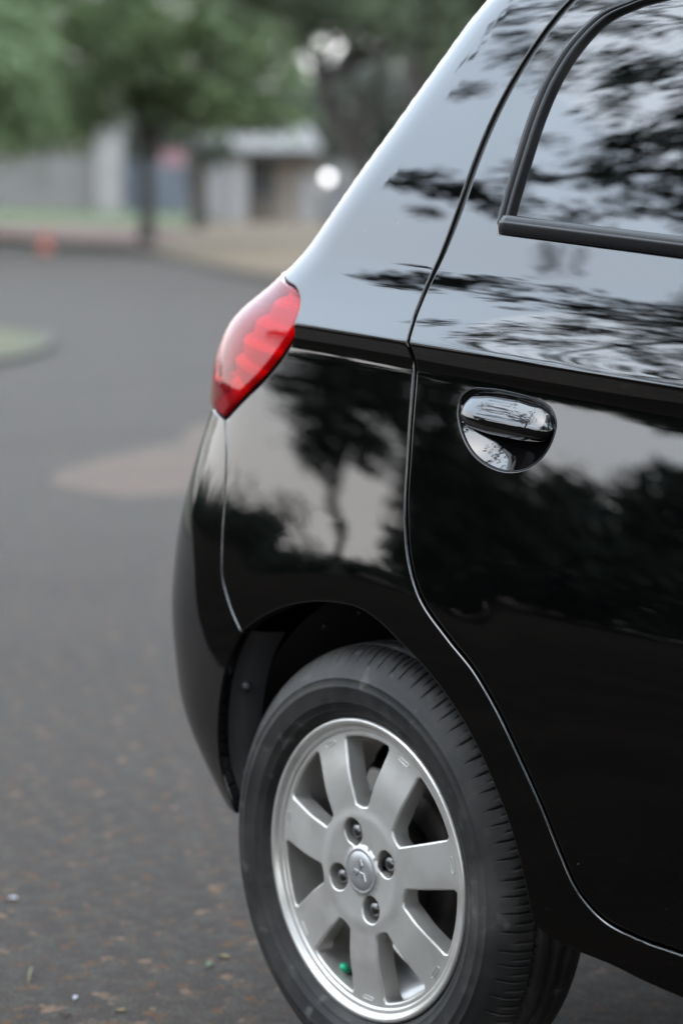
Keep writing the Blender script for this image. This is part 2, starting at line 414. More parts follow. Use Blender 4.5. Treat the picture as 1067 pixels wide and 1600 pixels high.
M['dirt'] = mat('pale_dirt', (.092, .071, .058), .95, spec=.1, noise=[(1.6, (.080, .068, .056), 5, .42, .6), (9, (.104, .073, .058), 5, .5, .7)])
M['kerb'] = mat('pale_kerb', (0.0490, 0.0413, 0.0270), .9, noise=(3, (0.0380, 0.0325, 0.0213), 5, .4, .7))
RV = np.array([.62483, .78076]); DV = np.array([-.78076, .62483]); C0 = np.array([2.4454, -1.9720])
def F(s, D, z=0.):
    """street frame: s metres to the right, D metres along the street from the parked car's kerb side"""
    p = C0+RV*s+DV*D; return (p[0], p[1], z)
def sheet(name, pts, z, m, kind='structure', zf=None, div=None):
    P = catmull(pts, 1.0, True) if len(pts) > 4 else np.array(pts, float)
    vv = [F(s, D, z) for s, D in P]
    return tag(meshobj(name, vv, [tuple(range(len(vv)))], m, smooth=False), kind=kind)
g = tag(meshobj('ground', [(-1500, -1500, -.012), (1500, -1500, -.012), (1500, 1500, -.012), (-1500, 1500, -.012)], [(0, 1, 2, 3)], M['drygrass'], smooth=False), kind='structure')
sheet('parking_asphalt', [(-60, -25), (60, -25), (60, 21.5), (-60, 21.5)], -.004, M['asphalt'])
M['dark_sheet'] = mat('added_dark_ground', (.012, .010, .008), .95, spec=0., noise=[(1.5, (.018, .014, .011), 6, .4, .65), (40, (.03, .024, .018), 5, .6, .75)], bump=(60, .5, .01))  # unseen dark sheet, added to darken what the lower paint mirrors
dark_sheet_edge = catmull([(30, -.12), (8, -.10), (2.5, -.08), (.9, -.07), (.0, -.10), (-.5, -.44), (-1.5, -1.0), (-4, -1.7), (-9, -3.0), (-40, -3.6), (-120, -4.0)], .12)
dark_sheet_edge[1:-1] += np.stack([RNG.normal(size=len(dark_sheet_edge)-2)*.02, np.convolve(RNG.normal(size=len(dark_sheet_edge)-2), np.ones(5)/5, 'same')*.07-.03], 1)
sv = [(x, y, .001) for x, y in dark_sheet_edge]+[(x, -60., .001) for x in dark_sheet_edge[::-1][:, 0]]; sn = len(dark_sheet_edge)
tag(meshobj('reflection_dark_sheet', sv, [(k, 2*sn-1-k, 2*sn-2-k, k+1) for k in range(sn-1)], M['dark_sheet'], smooth=False, flip=True), kind='structure')
# loose grit and bits of leaf on the asphalt beside the car
M['grit'] = mat('grit', (.075, .06, .048), .9, spec=.1, noise=[(31, (.11, .07, .05), 2, .42, .58), (23, (.11, .10, .095), 2, .58, .66)])
gv_ = []; gf_ = []
for i in range(3600):
    x, y = RNG.uniform(-3.2, .9), RNG.uniform(-.5, 1.5); r = .0016+.004*RNG.uniform()**3
    o = len(gv_); a0 = RNG.uniform(0, 6.3); hh = r*RNG.uniform(.5, .9)
    for k in range(5): gv_.append((x+r*RNG.uniform(.75, 1.2)*math.cos(a0+k*1.2566), y+r*RNG.uniform(.75, 1.2)*math.sin(a0+k*1.2566), -.003))
    gv_.append((x+.2*r, y, hh-.003)); gf_ += [(o+k, o+(k+1) % 5, o+5) for k in range(5)]
tag(meshobj('grit', gv_, gf_, M['grit'], smooth=False), kind='stuff')
M['vergegrass'] = mat('dull_verge_grass', (.078, .078, .050), .95, spec=.1, noise=[(2.5, (.066, .072, .042), 5, .4, .6), (9, (.10, .092, .066), 5, .5, .7)])


# ------------------------------------------------------------------ the car
YC = .8325
car = empty('parked_car', (1.2, YC, 0))
tag(car, 'glossy black hatchback with silver alloy wheel standing on the asphalt', 'car')
DOORCUT = [(.30, 1.4265), (.235, 1.416), (.195, 1.394), (.166, 1.3655), (.1357, 1.3191), (.1152, 1.2747), (.0985, 1.2203), (.0893, 1.1735), (.0810, 1.115), (.0700, 1.0623), (.0580, 1.0198), (.0540, .9851), (.0640, .9327), (.0745, .8252), (.0838, .7414), (.0976, .6968), (.1247, .654), (.1850, .6084), (.2326, .5780), (.2735, .5400), (.3184, .4846), (.3581, .4279), (.3817, .3873), (.4076, .3478), (.4419, .3242), (.496, .3139), (.5613, .3115)]
GAP = [(-.3239, .8139), (-.3080, .7824), (-.2987, .7375), (-.2945, .6759), (-.2871, .6274), (-.2656, .5924), (-.2366, .5606)]
ARCH = [(-.2366, .5606), (-.2018, .5810), (-.1455, .6044), (-.0907, .6180), (-.0373, .6242), (.0152, .6225), (.0542, .6115), (.0900, .5950), (.1425, .5690), (.1907, .5370), (.2376, .4940), (.2727, .4467), (.3000, .398), (.3165, .3474), (.3246, .2937)]
ARCHR = [(-.2366, .5606), (-.2648, .5197), (-.2843, .4691), (-.2949, .4102), (-.2969, .3607), (-.2876, .3217)]
SILL = [(.3246, .2937), (.340, .284), (.3618, .2782), (.4057, .2732), (.449, .2704), (.498, .2638), (.5529, .2592), (.65, .255)]
LAMP = [(-.2246, .9996), (-.1987, .9944), (-.1799, .9797), (-.1737, .9639), (-.1781, .9454), (-.1938, .9209), (-.2321, .8798), (-.2773, .847), (-.3239, .8139)]
SEAM = [(-.10, 1.435), (-.13, 1.375), (-.17, 1.30), (-.25, 1.20), (-.335, 1.10), (-.40, 1.03)]
VB = np.unique(np.concatenate([np.arange(.20, .90, .014), np.arange(.90, .9655, .0018), np.arange(.966, 1.05, .006), np.arange(1.05, 1.40, .011), np.arange(1.40, 1.50, .006)]))
UB = np.arange(-.75, 1.05, .014)
pS = lambda u, v: S(u, v)
nS = lambda u, v: N(u, v)

def quad_pts():
    dc = catmull(DOORCUT, .006)[::-1]
    return join(catmull(ARCH, .008), catmull(SILL, .012), seg((.65, .255), (2.02, .25), .05), seg((2.02, .25), (2.02, .303), .02),
                seg((2.02, .303), (.62, .3115), .05), dc, seg((.30, 1.4265), (.30, 1.436), .004), seg((.30, 1.436), (-.10, 1.436), .012), catmull(SEAM, .012),
                seg((-.40, 1.03), (-.2246, .9996), .008), catmull(LAMP, .005), catmull(GAP, .006))
lampc = catmull(LAMP, .005)
def qroll(L):
    d = np.sqrt(((L[:, None, :]-lampc[None])**2).sum(2)).min(1)
    lower = L[:, 1] < .95
    r = np.where((d < .002) & lower, .0075, .0026)
    k = np.ones(5)/5; return np.convolve(np.concatenate([r[-2:], r, r[:2]]), k, 'valid')
quarter = panel('quarter_panel', M['paint'], quad_pts(), [], pS, nS, UB, VB, car, roll=qroll, depth=.018)

# rear bumper ---------------------------------------------------------------
def ucent(v):
    uu = np.linspace(-2.2, -.3, 800); y = S(uu, np.full(800, v))[:, 1]; return float(np.interp(-YC, -y, uu))
def bumper_loop():
    vb = .302
    cen = [(ucent(v), v) for v in np.arange(vb, .8201, .03)]
    return join(catmull(GAP, .006), catmull(ARCHR, .006), seg((-.2876, .3217), (-.284, vb), .01), seg((-.284, vb), (cen[0][0], vb), .03), cen,
                seg(cen[-1], (-.37, .8205), .03), seg((-.37, .8205), (-.3239, .8139), .006))
bumper = panel('rear_bumper', M['paint'], bumper_loop(), [], lambda u, v: S(u, v, smooth=True), lambda u, v: N(u, v, smooth=True), np.concatenate([np.arange(-1.75, -.8, .04), np.arange(-.8, -.2, .014)]),
               np.arange(.30, .83, .014), car, roll=.0026, depth=.02)
# rear door ------------------------------------------------------------------
WIN = [(.2793, 1.3595), (.2271, 1.3440), (.1946, 1.3131), (.1774, 1.2799), (.1677, 1.2387), (.1640, 1.1919), (.1615, 1.1389), (.1602, 1.1020)]
WINF = [(.1660, 1.0905), (.2966, 1.0885), (.50, 1.0850), (.80, 1.0800), (.885, 1.0790), (.905, 1.098), (.895, 1.20), (.862, 1.345), (.838, 1.372), (.80, 1.380), (.60, 1.3810), (.42, 1.3745), (.33, 1.3680), (.2793, 1.3595)]
GLS = [(.3011, 1.3530), (.2570, 1.3360), (.2265, 1.3040), (.2107, 1.2706), (.2010, 1.2240), (.1970, 1.1708), (.1935, 1.130), (.1929, 1.1100)]
GLSF = [(.1940, 1.1070), (.2966, 1.1050), (.50, 1.1010), (.80, 1.0960), (.870, 1.0950), (.888, 1.105), (.875, 1.20), (.845, 1.335), (.825, 1.357), (.79, 1.363), (.60, 1.3640), (.42, 1.3600), (.345, 1.3580), (.3011, 1.3530)]
CUP = [(.1584, .8816), (.1605, .8960), (.1745, .9063), (.2027, .9105), (.2535, .9110), (.2926, .9075), (.3170, .8995), (.3267, .8868), (.3249, .8690), (.3144, .8488), (.2926, .8310), (.2601, .8215), (.2242, .8236), (.1928, .8352), (.1682, .8584)]
winl = join(catmull(WIN, .008), catmull(WINF, .012)); cupl = catmull(CUP, .005, True)
def door_loop():
    dc = catmull(DOORCUT, .006)
    g = .0048
    n = dc[1:]-dc[:-1]; n = np.concatenate([n, n[-1:]]); n /= np.linalg.norm(n, axis=1, keepdims=True)
    off = np.stack([-n[:, 1], n[:, 0]], 1)*g        # to the door's side of the cut
    wid = (1+1.1*sstep(1.0, 1.12, dc[:, 1]))[:, None]
    d = dc+off*wid
    return join(d, seg(d[-1], (.985, .3125), .04), seg((.985, .3125), (1.02, .90), .02), seg((1.02, .90), (.96, 1.428), .02), seg((.96, 1.428), d[0], .03))
UD = np.arange(.03, 1.06, .014)
door = panel('rear_door', M['paint'], door_loop(), [winl, cupl], pS, nS, UD, VB, car, roll=.0026, depth=.018)

# rubber behind the door gap
def ribbon(path, wid, pos, nrm, dep, side=0.):
    p = catmull(path, .01); n = np.gradient(p, axis=0); n /= np.linalg.norm(n, axis=1, keepdims=True); o = np.stack([-n[:, 1], n[:, 0]], 1)
    rows = []
    for k in (-1, -.5, 0, .5, 1):
        q = p+o*(k*wid+side); d = dep+.003*k*k
        rows.append(pos(q[:, 0], q[:, 1])-nrm(q[:, 0], q[:, 1])*d)
    return np.array(rows)
gridobj('door_gap_seal', M['gapseal'], ribbon(DOORCUT[:12], .011, pS, nS, .0042, .003), door)
gridobj('door_jamb', M['black'], ribbon(DOORCUT[11:]+[(.75, .3105), (1.0, .309), (2.0, .305)], .016, pS, nS, .0135, .002), quarter)
gridobj('bumper_bracket', M['black'], ribbon(GAP, .02, lambda u, v: S(u, v), nS, .013), bumper)

# window rubber, belt moulding, glass ---------------------------------------
def win_rings():
    A = join(catmull(WIN, .008), catmull(WINF, .012)); k = 420
    def res(c1, c2, n1, n2):
        def rs(c, n):
            c = catmull(c, .003); s = np.concatenate([[0], np.cumsum(np.linalg.norm(np.diff(c, axis=0), axis=1))]); t = np.linspace(0, s[-1], n, endpoint=False)
            return np.stack([np.interp(t, s, c[:, 0]), np.interp(t, s, c[:, 1])], 1)
        return np.concatenate([rs(c1, n1), rs(c2, n2)])
    return res(WIN, WINF, 120, 300), res(GLS, GLSF, 120, 300)
Aw, Gw = win_rings(); Gw = Gw+(Aw-Gw)*.24
PROF = [(f_, h_*.45 if f_ < .9 else -.0030-.0018*(f_-.92)/.14) for f_, h_ in [(-.03, -.004), (.0, .0005), (.06, .0035), (.16, .0050), (.27, .0040), (.36, .0006), (.41, -.0008), (.46, .0022), (.58, .0062), (.70, .0066), (.82, .0036), (.92, -.0016), (1.0, -.0062), (1.06, -.008)]]
rows = []
for f, h in PROF:
    q = Aw+(Gw-Aw)*f; rows.append(S(q[:, 0], q[:, 1])+N(q[:, 0], q[:, 1])*h)
gridobj('window_seal', M['rubber'], np.array(rows), door, closed_v=True)
GL_D = .0036
glass = panel('window_glass', M['glass'], Gw+0, [], lambda u, v: S(u, v)-N(u, v)*GL_D, nS, np.arange(.18, .9, .02), np.arange(1.09, 1.39, .012), door, roll=.0008, depth=.004)
def belt(u0, u1, n=90):
    us = np.linspace(u0, u1, n); rows = []
    pf = [(-.0195, -.004), (-.0195, .004), (-.0188, .0070), (-.0165, .0090), (-.0070, .0112), (-.0052, .0122), (-.0040, .0118), (-.0034, .0100), (-.0028, .0102), (.0050, .0062), (.0075, .0040), (.0080, -.002), (.008, -.008)]
    for dv, h in pf:
        e = np.clip((us-u0)/.004, 0, 1); sc_ = np.sqrt(1-(1-e)**2)*.85+.15
        vv = (1.1060-(us-.19)*.0175)-.006+(dv*.80+.006)*sc_
        rows.append(S(us, vv)+N(us, np.full(n, 1.12))*(h*.62*(sc_ if h > 0 else np.ones(n)))[:, None])
    return np.array(rows)
gridobj('belt_moulding', M['trim'], belt(.1625, .90), door)

# door handle: a dished cup and a pull bar, both plated ------------------------
def dome(name, loop, prof, material, parent, nr=12, centre=None):
    loop = ccw(loop); c = loop.mean(0) if centre is None else np.array(centre)
    rows = []
    for k in range(nr+1):
        s = 1-k/nr*.999; q = c+(loop-c)*s; h = np.array([prof(s, p) for p in q])
        rows.append(S(q[:, 0], q[:, 1])+N(q[:, 0], q[:, 1], smooth=True)*h[:, None])
    return gridobj(name, material, np.array(rows), parent, closed_v=True, flip=True)
cupin = cupl-outn(ccw(cupl))*(-.0005)
cup = dome('handle_cup', cupl, lambda s, p: -.002-.020*(1-s*s), M['gloss'], door, 18)
def handle_grid(nu=60, nv=28):
    """the pull bar: a rounded lens-like shell across the upper half of the cup"""
    us = .1622+.1606*(1-np.cos(np.linspace(0, math.pi, nu)))/2; P = np.zeros((nv, nu, 3))
    top = np.interp(us, [.1622, .1645, .1745, .208, .2587, .2957, .3150, .3228], [.8790, .8945, .9038, .9076, .9080, .9044, .8962, .8800])
    bot = np.interp(us, [.1622, .1660, .1790, .2126, .2667, .3063, .3190, .3228], [.8790, .8690, .8630, .8600, .8595, .8625, .8700, .8800])
    k = np.array([1, 2, 3, 2, 1.])/9; pad = lambda a_: np.convolve(np.pad(a_, 2, mode='edge'), k, 'valid')
    top[2:-2], bot[2:-2] = pad(top)[2:-2], pad(bot)[2:-2]
    e = (us-.1622)/.1606; endf = np.clip(1-np.abs(2*e-1)**4.5, 0, 1)**.5
    for i, b_ in enumerate(np.linspace(0, math.pi, nv)):
        s = -math.cos(b_); vv = (top+bot)/2+(top-bot)/2*s
        h = -.0055+.0175*endf*(math.sin(math.pi*((1+s)/2)**.62)**.75)
        P[i] = S(us, vv, smooth=True)+N(us, vv, smooth=True)*h[:, None]
    return P
handle = gridobj('door_handle', M['gloss'], handle_grid(), door)
# dark strip standing in for the shadow in the gap around the bar
def loopstrip(name, loop, w0, w1, h0, h1, material, parent):
    loop = ccw(loop); n = outn(loop); rows = []
    for t in np.linspace(0, 1, 5):
        q = loop-n*(w0+(w1-w0)*t); rows.append(S(q[:, 0], q[:, 1])+N(q[:, 0], q[:, 1])*(h0+(h1-h0)*t+.0022*math.sin(math.pi*t)))
    return gridobj(name, material, np.array(rows), parent, closed_v=True, flip=True)
loopstrip('handle_shadow_strip', cupl, -.0022, .0010, -.001, -.002, M['trim'], door)

# front door, fender, roof, bonnet, windscreen (outside the frame or at its edge) ---
UF = np.arange(1.0, 2.1, .05); VC = np.unique(np.concatenate([np.arange(.25, .90, .04), np.arange(.90, .966, .004), np.arange(.97, 1.45, .03)]))
fwin = np.array([(1.10, 1.075), (1.95, 1.03), (1.35, 1.375), (1.08, 1.378)])
fwinl = join(*[seg(fwin[i], fwin[(i+1) % 4], .03) for i in range(4)])
fd = join(seg((.992, .3125), (1.98, .305), .05), seg((1.98, .305), (2.02, .90), .04), seg((2.02, .90), (2.0, 1.045), .02), seg((2.0, 1.045), (1.33, 1.428), .04), seg((1.33, 1.428), (.968, 1.428), .04), seg((.968, 1.428), (1.028, .90), .04), seg((1.028, .90), (.992, .3125), .04))
fdoor = panel('front_door', M['paint'], fd, [fwinl], pS, nS, UF, VC, car, roll=.0026, depth=.018)
panel('window_glass', M['glass'], fwinl, [], lambda u, v: S(u, v)-N(u, v)*.005, nS, UF, np.arange(1.0, 1.4, .03), fdoor, roll=.0008, depth=.004)
ul = 4.2
def ufc(v):
    uu = np.linspace(2.0, 5.0, 800); y = S(uu, np.full(800, v))[:, 1]; return float(np.interp(YC, y, uu))
a_ = np.linspace(math.pi, 0, 30)
farch = np.stack([2.45+.335*np.cos(a_), .285+.335*np.sin(a_)], 1)
fe = join(seg((2.028, .25), (2.115, .25), .02), farch[farch[:, 1] > .26], seg((2.785, .25), (ufc(.25), .25), .05), [(ufc(v), v) for v in np.arange(.25, .78, .05)], seg((ufc(.76), .76), (2.5, .87), .05), seg((2.5, .87), (2.028, .93), .04), seg((2.028, .93), (2.028, .25), .04))
fender = panel('front_fender', M['paint'], fe, [], pS, nS, np.arange(2.0, ufc(.5)+.1, .05), VC, car, roll=.0026, depth=.018)

def roof_pts(u0, u1, n=26):
    vv = np.concatenate([np.linspace(1.4365, 1.50, 10), np.linspace(1.52, 2.2, 20)]); us = np.linspace(u0, u1, n)
    Y = []
    for v in vv: Y.append(S(us, np.full(n, v), smooth=True))
    P = np.array(Y); P[..., 1] = np.minimum(P[..., 1], YC); 
    P[..., 2] -= .05*sstep(.9, 1.5, P[..., 0]); return P
gridobj('roof_panel', M['paint'], roof_pts(-.09, 1.36), car, flip=True)
# rails above the doors
rl = []
for v in np.linspace(1.4265, 1.4375, 4):
    us = np.linspace(.29, 1.36, 30); rl.append(S(us, np.full(30, v)))
gridobj('roof_rail', M['trim'], np.array(rl), car, flip=True)
# tailgate: rows from the seam to the centre line
def gate(v0, v1, n):
    rows = []; nr = []
    sm = np.array(SEAM[::-1])
    for v in np.linspace(v0, v1, n):
        us = float(np.interp(v, sm[:, 1], sm[:, 0]))-.005 if v > 1.03 else float(np.interp(v, [.82, .84, .9, .97, 1.03], [-.37, -.50, -.55, -.52, -.405]))
        uu = np.linspace(us, min(ucent(v), us-.05), 40); rows.append(S(uu, np.full(40, v), smooth=True)); nr.append(N(uu, np.full(40, v), smooth=True))
    return np.array(rows), np.array(nr)
G_, Gn = gate(.822, 1.435, 60); gate_o = gridobj('tailgate', M['paint'], G_, car, Gn)
G_, Gn = gate(1.06, 1.40, 30); gridobj('rear_window', M['rearglass'], (G_+Gn*.003)[:, 6:], gate_o, Gn[:, 6:])
def hood(n=18, m=24):
    P = np.zeros((n, m, 3)); e = []
    for i, t in enumerate(np.linspace(0, 1, n)):
        u = 2.035+t*(3.02-2.035); vv = np.interp(min(u, ufc(.76)), [2.03, 2.5, 3.2], [.931, .871, .775]); q = S(np.array([u]), np.array([vv]))[0]
        for j, s in enumerate(np.linspace(0, 1, m)):
            y = q[1]+(YC-q[1])*s; x = q[0]+.10*s*t+.0*s; z = q[2]+.085*(1-(1-s)**2.4)*(1-.35*t)-.02*t*t
            P[i, j] = (x, y, z)
    return P
gridobj('bonnet', M['paint'], hood(), car)
ws = np.zeros((10, 16, 3))
for i, t in enumerate(np.linspace(0, 1, 10)):
    u = 2.03-t*.69; v = 1.04+t*.393; q = S(np.array([u]), np.array([v]))[0]
    for j, s in enumerate(np.linspace(0, 1, 16)):
        ws[i, j] = (q[0]+.14*(1-(1-s)**2)*(1-.4*t), q[1]+(YC-q[1])*s, q[2]+.02*(1-(1-s)**2)*t)
gridobj('windscreen', M['rearglass'], ws, car)

# rear lamp -------------------------------------------------------------------
LAMPR = [(-.3239, .8139), (-.345, .8165), (-.42, .826), (-.50, .842), (-.55, .90), (-.52, .97), (-.42, 1.012), (-.32, 1.016), (-.2246, .9996)]
lampl = join(catmull(LAMP, .005), catmull(LAMPR, .008))
lampl = ccw(lampl); lampl = lampl-outn(lampl)*.0022
pL = lambda o: (lambda u, v: S(u, v, smooth=True)+N(u, v, smooth=True)*np.asarray(o(u, v))[:, None])
lamp_mid = lambda u, v: .0012+.0065*sstep(.80, .86, v)*(1-sstep(.935, .99, v))
def nrmfrom(pos):
    def f(u, v):
        e = .0008; a = pos(u+e, v)-pos(u-e, v); b = pos(u, v+e)-pos(u, v-e); n = np.cross(a, b); return n/(np.linalg.norm(n, axis=-1, keepdims=True)+1e-12)
    return f
pl_ = pL(lamp_mid)
lamp = panel('tail_lamp', M['lens'], lampl, [], pl_, nrmfrom(pl_), np.arange(-.6, -.15, .010), np.arange(.80, 1.03, .010), car, roll=.004, depth=.010)
def ribs(u, v):
    t = ((v+.12*(u+.3))*100) % 3.4; r = np.clip(np.where(t < 2.6, t/2.6, (3.4-t)/.8), 0, 1)
    return -.030+.011*r
pr_ = pL(ribs)
li = ccw(lampl)-outn(ccw(lampl))*.010
panel('lamp_reflector', M['reflector'], li, [], pr_, nrmfrom(pr_), np.arange(-.6, -.15, .012), np.arange(.80, 1.03, .003), lamp, roll=.001, depth=.004)
# housing walls between lens edge and reflector
hw = []
for d, k in ((-.006, 0), (-.02, .004), (-.036, .011)):
    q = ccw(lampl)-outn(ccw(lampl))*k; hw.append(S(q[:, 0], q[:, 1], smooth=True)+N(q[:, 0], q[:, 1], smooth=True)*d)
gridobj('lamp_housing', M['lampback'], np.array(hw), lamp, closed_v=True)
loopq = ccw(lampl)+outn(ccw(lampl))*.0012
gk = []
for k, d in ((.004, -.014), (.0015, -.003), (-.002, -.004)):
    q = ccw(lampl)+outn(ccw(lampl))*k; gk.append(S(q[:, 0], q[:, 1], smooth=True)+N(q[:, 0], q[:, 1], smooth=True)*d)
gridobj('lamp_gasket', M['black'], np.array(gk), lamp, closed_v=True)

# wheel wells, floor, cabin ------------------------------------------------------
def well(cx, name):
    rows = []
    for y in (.090, .12, .2, .33):
        th = np.radians(np.linspace(-4, 176, 60)); R_ = .352
        rows.append(np.stack([cx+R_*1.02*np.cos(th), np.full(60, y), .285+R_*np.sin(th)], 1))
    w_ = gridobj(name, M['liner'], np.array(rows), car)
    v, f = [], []
    th = np.radians(np.linspace(-4, 176, 40)); pts = [(cx+.36*math.cos(t), .331, .285+.36*math.sin(t)) for t in th]
    meshobj('well_wall', pts, [tuple(range(40))], M['black'], w_, smooth=False)
    return w_
wl = well(0, 'wheel_well')
# bent-over edge of the bumper behind the wheel, and its clips
ed = catmull(ARCHR, .01); er = []
for k, d in ((.000, .016), (.004, .022), (.016, .026), (.03, .05)):
    q = ed+np.array([k, 0.]); er.append(S(q[:, 0], q[:, 1])-N(q[:, 0], q[:, 1])*d)
gridobj('bumper_flange', M['liner'], np.array(er), bumper)
M['clip'] = mat('clip_plastic', (.012, .012, .013), .5, spec=.4)
clip0 = None
for (u, v) in [(-.272, .480), (-.280, .360)]:
    q = S(np.array([u]), np.array([v]))[0]
    mb = MB(); a = np.linspace(0, 2*math.pi, 10, endpoint=False)
    vv = []; ff = []
    for k, (r_, o_) in enumerate([(.008, .0), (.008, -.003), (.005, -.006), (.0002, -.007)]):
        for t in a: vv.append((q[0]+.012+r_*math.cos(t), q[1]+.026+o_, q[2]+r_*math.sin(t)))
    for k in range(3):
        for i in range(10): ff.append((k*10+i, k*10+(i+1) % 10, (k+1)*10+(i+1) % 10, (k+1)*10+i))
    meshobj('clip', vv, ff, M['clip'], wl)
for (x, y, z) in [(-.192, .11, .565), (-.13, .12, .59), (-.285, .11, .44)]:
    v, f = tube([(x, y, z), (x+.004, y-.004, z-.004)], [.004, .003], 8); meshobj('rivet', v, f, M['drum'], wl)
fl = MB(); fl.box(-.30, 2.1, .36, 2*YC-.36, .25, .28); fl.box(-.44, -.33, .40, 2*YC-.40, .33, .5); fl.box(.40, 2.0, .13, .2, .27, .45)
fl.box(.40, .42, .06, .33, .29, .60); fl.build('floor_pan', M['black'], car)
def softbox(name, x0, x1, y0, y1, z0, z1, rk, m, parent, lean=0.):
    bmv = []; n = 10
    P = np.zeros((n*2+1, n*2, 3)); 
    for i in range(n*2+1):
        ph = -math.pi/2+math.pi*i/(2*n)
        for j in range(n*2):
            th = 2*math.pi*j/(2*n); s = lambda a, p=.35: math.copysign(abs(a)**p, a)
            x = s(math.cos(ph))*s(math.cos(th)); y = s(math.cos(ph))*s(math.sin(th)); z = s(math.sin(ph))
            P[i, j] = ((x0+x1)/2+x*(x1-x0)/2+lean*z, (y0+y1)/2+y*(y1-y0)/2, (z0+z1)/2+z*(z1-z0)/2)
    return gridobj(name, m, P, parent, closed_v=True)
bench = softbox('rear_seat', -.06, .14, .16, 2*YC-.16, .50, 1.06, .1, M['seat'], car, -.10)
softbox('seat_cushion', .0, .56, .16, 2*YC-.16, .42, .58, .1, M['seat'], bench)
for y in (.42, 2*YC-.42): softbox('headrest', -.17, -.07, y-.12, y+.12, 1.08, 1.24, .1, M['seat'], bench)
for y in (.45, 2*YC-.45):
    fs_ = softbox('front_seat', .98, 1.14, y-.23, y+.23, .45, 1.10, .1, M['seat'], car, -.09); softbox('headrest', .88, .97, y-.12, y+.12, 1.12, 1.30, .1, M['seat'], fs_)

# the far side: mirrored copies of the side parts ----------------------------------
def mirror(o, parent):
    c = o.copy(); COL.objects.link(c); c.parent = parent
    return c
far = []
for o in [quarter, bumper, door, fdoor, fender, wl, lamp] + [x for x in car.children if x.name.split('.')[0] in ('roof_panel', 'roof_rail', 'tailgate', 'bonnet', 'windscreen')]:
    c = o.copy(); COL.objects.link(c); c.parent = car; c.matrix_parent_inverse = Matrix.Translation((-1.2, -YC, 0)) @ Matrix.Translation((0, 2*YC, 0)) @ Matrix.Diagonal((1, -1, 1, 1))
    far.append((o, c))
for o, c in far:
    for ch in list(o.children):
        d = ch.copy(); COL.objects.link(d); d.parent = c

# ------------------------------------------------------------------ wheel
WY = .020; WZ = .285
def ring(profile, nang, name, m, parent, smooth=True, wob=None):
    pr = np.asarray(profile, float); th = np.linspace(0, 2*math.pi, nang, endpoint=False)
    P = np.zeros((len(pr), nang, 3))
    for i, (r, o) in enumerate(pr):
        P[i] = np.stack([r*np.cos(th), np.full(nang, WY-o), WZ+r*np.sin(th)], 1)
    return gridobj(name, m, P, parent, None, smooth, closed_v=True)
wheel = empty('wheel', (0, WY+.08, WZ), car)

def tyre():
    # cross-section (radius, outward offset); tread rows get sipes
    side = [(.178, -.010), (.186, -.0075), (.1945, -.0052), (.1985, .0005), (.2030, .0050), (.2045, .0064), (.2062, .0064), (.2078, .0072), (.2140, .0101), (.2150, .0109), (.2160, .0109), (.2170, .0109), (.2240, .0128), (.2330, .0138), (.2348, .0146), (.2366, .0138), (.2440, .0122), (.2452, .0126), (.2464, .0126), (.2476, .0110), (.2520, .0088),
            (.2585, .0046), (.2630, .0008), (.2665, -.0026), (.2700, -.0062), (.2735, -.0102), (.2768, -.0150), (.2795, -.0205), (.2815, -.0260), (.2828, -.0315)]
    tread = []
    o = -.0315
    rr = lambda o: .2850-.0022*abs((o+.066)/.034)**2.4 if True else 0
    marks = [(-.0330, 0), (-.0335, 1), (-.0405, 1), (-.0410, 0), (-.0545, 0), (-.0600, 0), (-.0605, 1), (-.0690, 1), (-.0695, 0), (-.0825, 0), (-.0830, 1), (-.0905, 1), (-.0910, 0), (-.102, 0)]
    for o, g in marks: tread.append((rr(o)-.0068*g, o))
    inner = [(.2805, -.110), (.276, -.122), (.266, -.134), (.25, -.142), (.23, -.146), (.21, -.142), (.195, -.133), (.18, -.130)]
    prof = np.array(side+tread+inner)
    s0 = 0; npitch = 78
    # angular samples: three thin cuts a pitch
    cuts = [(.03, .10, 1.), (.52, .57, .6)]
    base = sorted(set([0.0]+[c for a, b, _ in cuts for c in (a-.012, a, b, b+.012)]+[.25, .40, .72, .88]))
    base = [b for b in base if 0 <= b < 1]
    th = []; amt = []
    wd = np.array([(1.0, .84, 1.0, 1.2, 1.08, .9, 1.16)[(p*5+p//3) % 7] for p in range(npitch)]); st = np.concatenate([[0], np.cumsum(wd)])/wd.sum(); depv = RNG.uniform(.45, 1.1, (npitch, 3))
    dv = []
    for p in range(npitch):
        for b in base:
            th.append((st[p]+b*(st[p+1]-st[p]))*2*math.pi); k = 0
            for ci, (a, bb, dep) in enumerate(cuts):
                if a-1e-6 <= b <= bb+1e-6: k = ci+1
            amt.append(k); dv.append(depv[p, k])
    th = np.array(th); amt = np.array(amt); dv = np.array(dv)
    P = np.zeros((len(prof), len(th), 3))
    for i, (r, o) in enumerate(prof):
        rr_ = np.full(len(th), r); oo = np.full(len(th), o); ph = th.copy()
        isTread = len(side)-9 <= i < len(side)+len(tread)
        if isTread:
            q = i-(len(side)-9)              # 0 at the shoulder edge
            for k, reach, dep in ((1, 2, .0060), (2, 5, .0042)):
                if q >= reach and i <= len(side)+1:
                    m_ = amt == k
                    d = dep*min(1, (q-reach+1)/4)
                    # push in along the section normal (mostly inward)
                    rr_[m_] -= d*dv[m_]*(.55+.45*min(1, q/8)); oo[m_] -= d*dv[m_]*(.55*(1-min(1, q/9)))
            ph = th+.018*max(0, (-.01-o))/.09*2.2
        P[i] = np.stack([rr_*np.cos(ph), WY-oo, WZ+rr_*np.sin(ph)], 1)
    # contact patch: flattened where it meets the ground
    z = P[..., 2]; P[..., 2] = np.where(z < .006, .001+.25*(np.clip(z, -.004, .006)+.004), z)
    return gridobj('tyre', M['tyre'], P, wheel, None, True, closed_v=True)
ty = tyre()
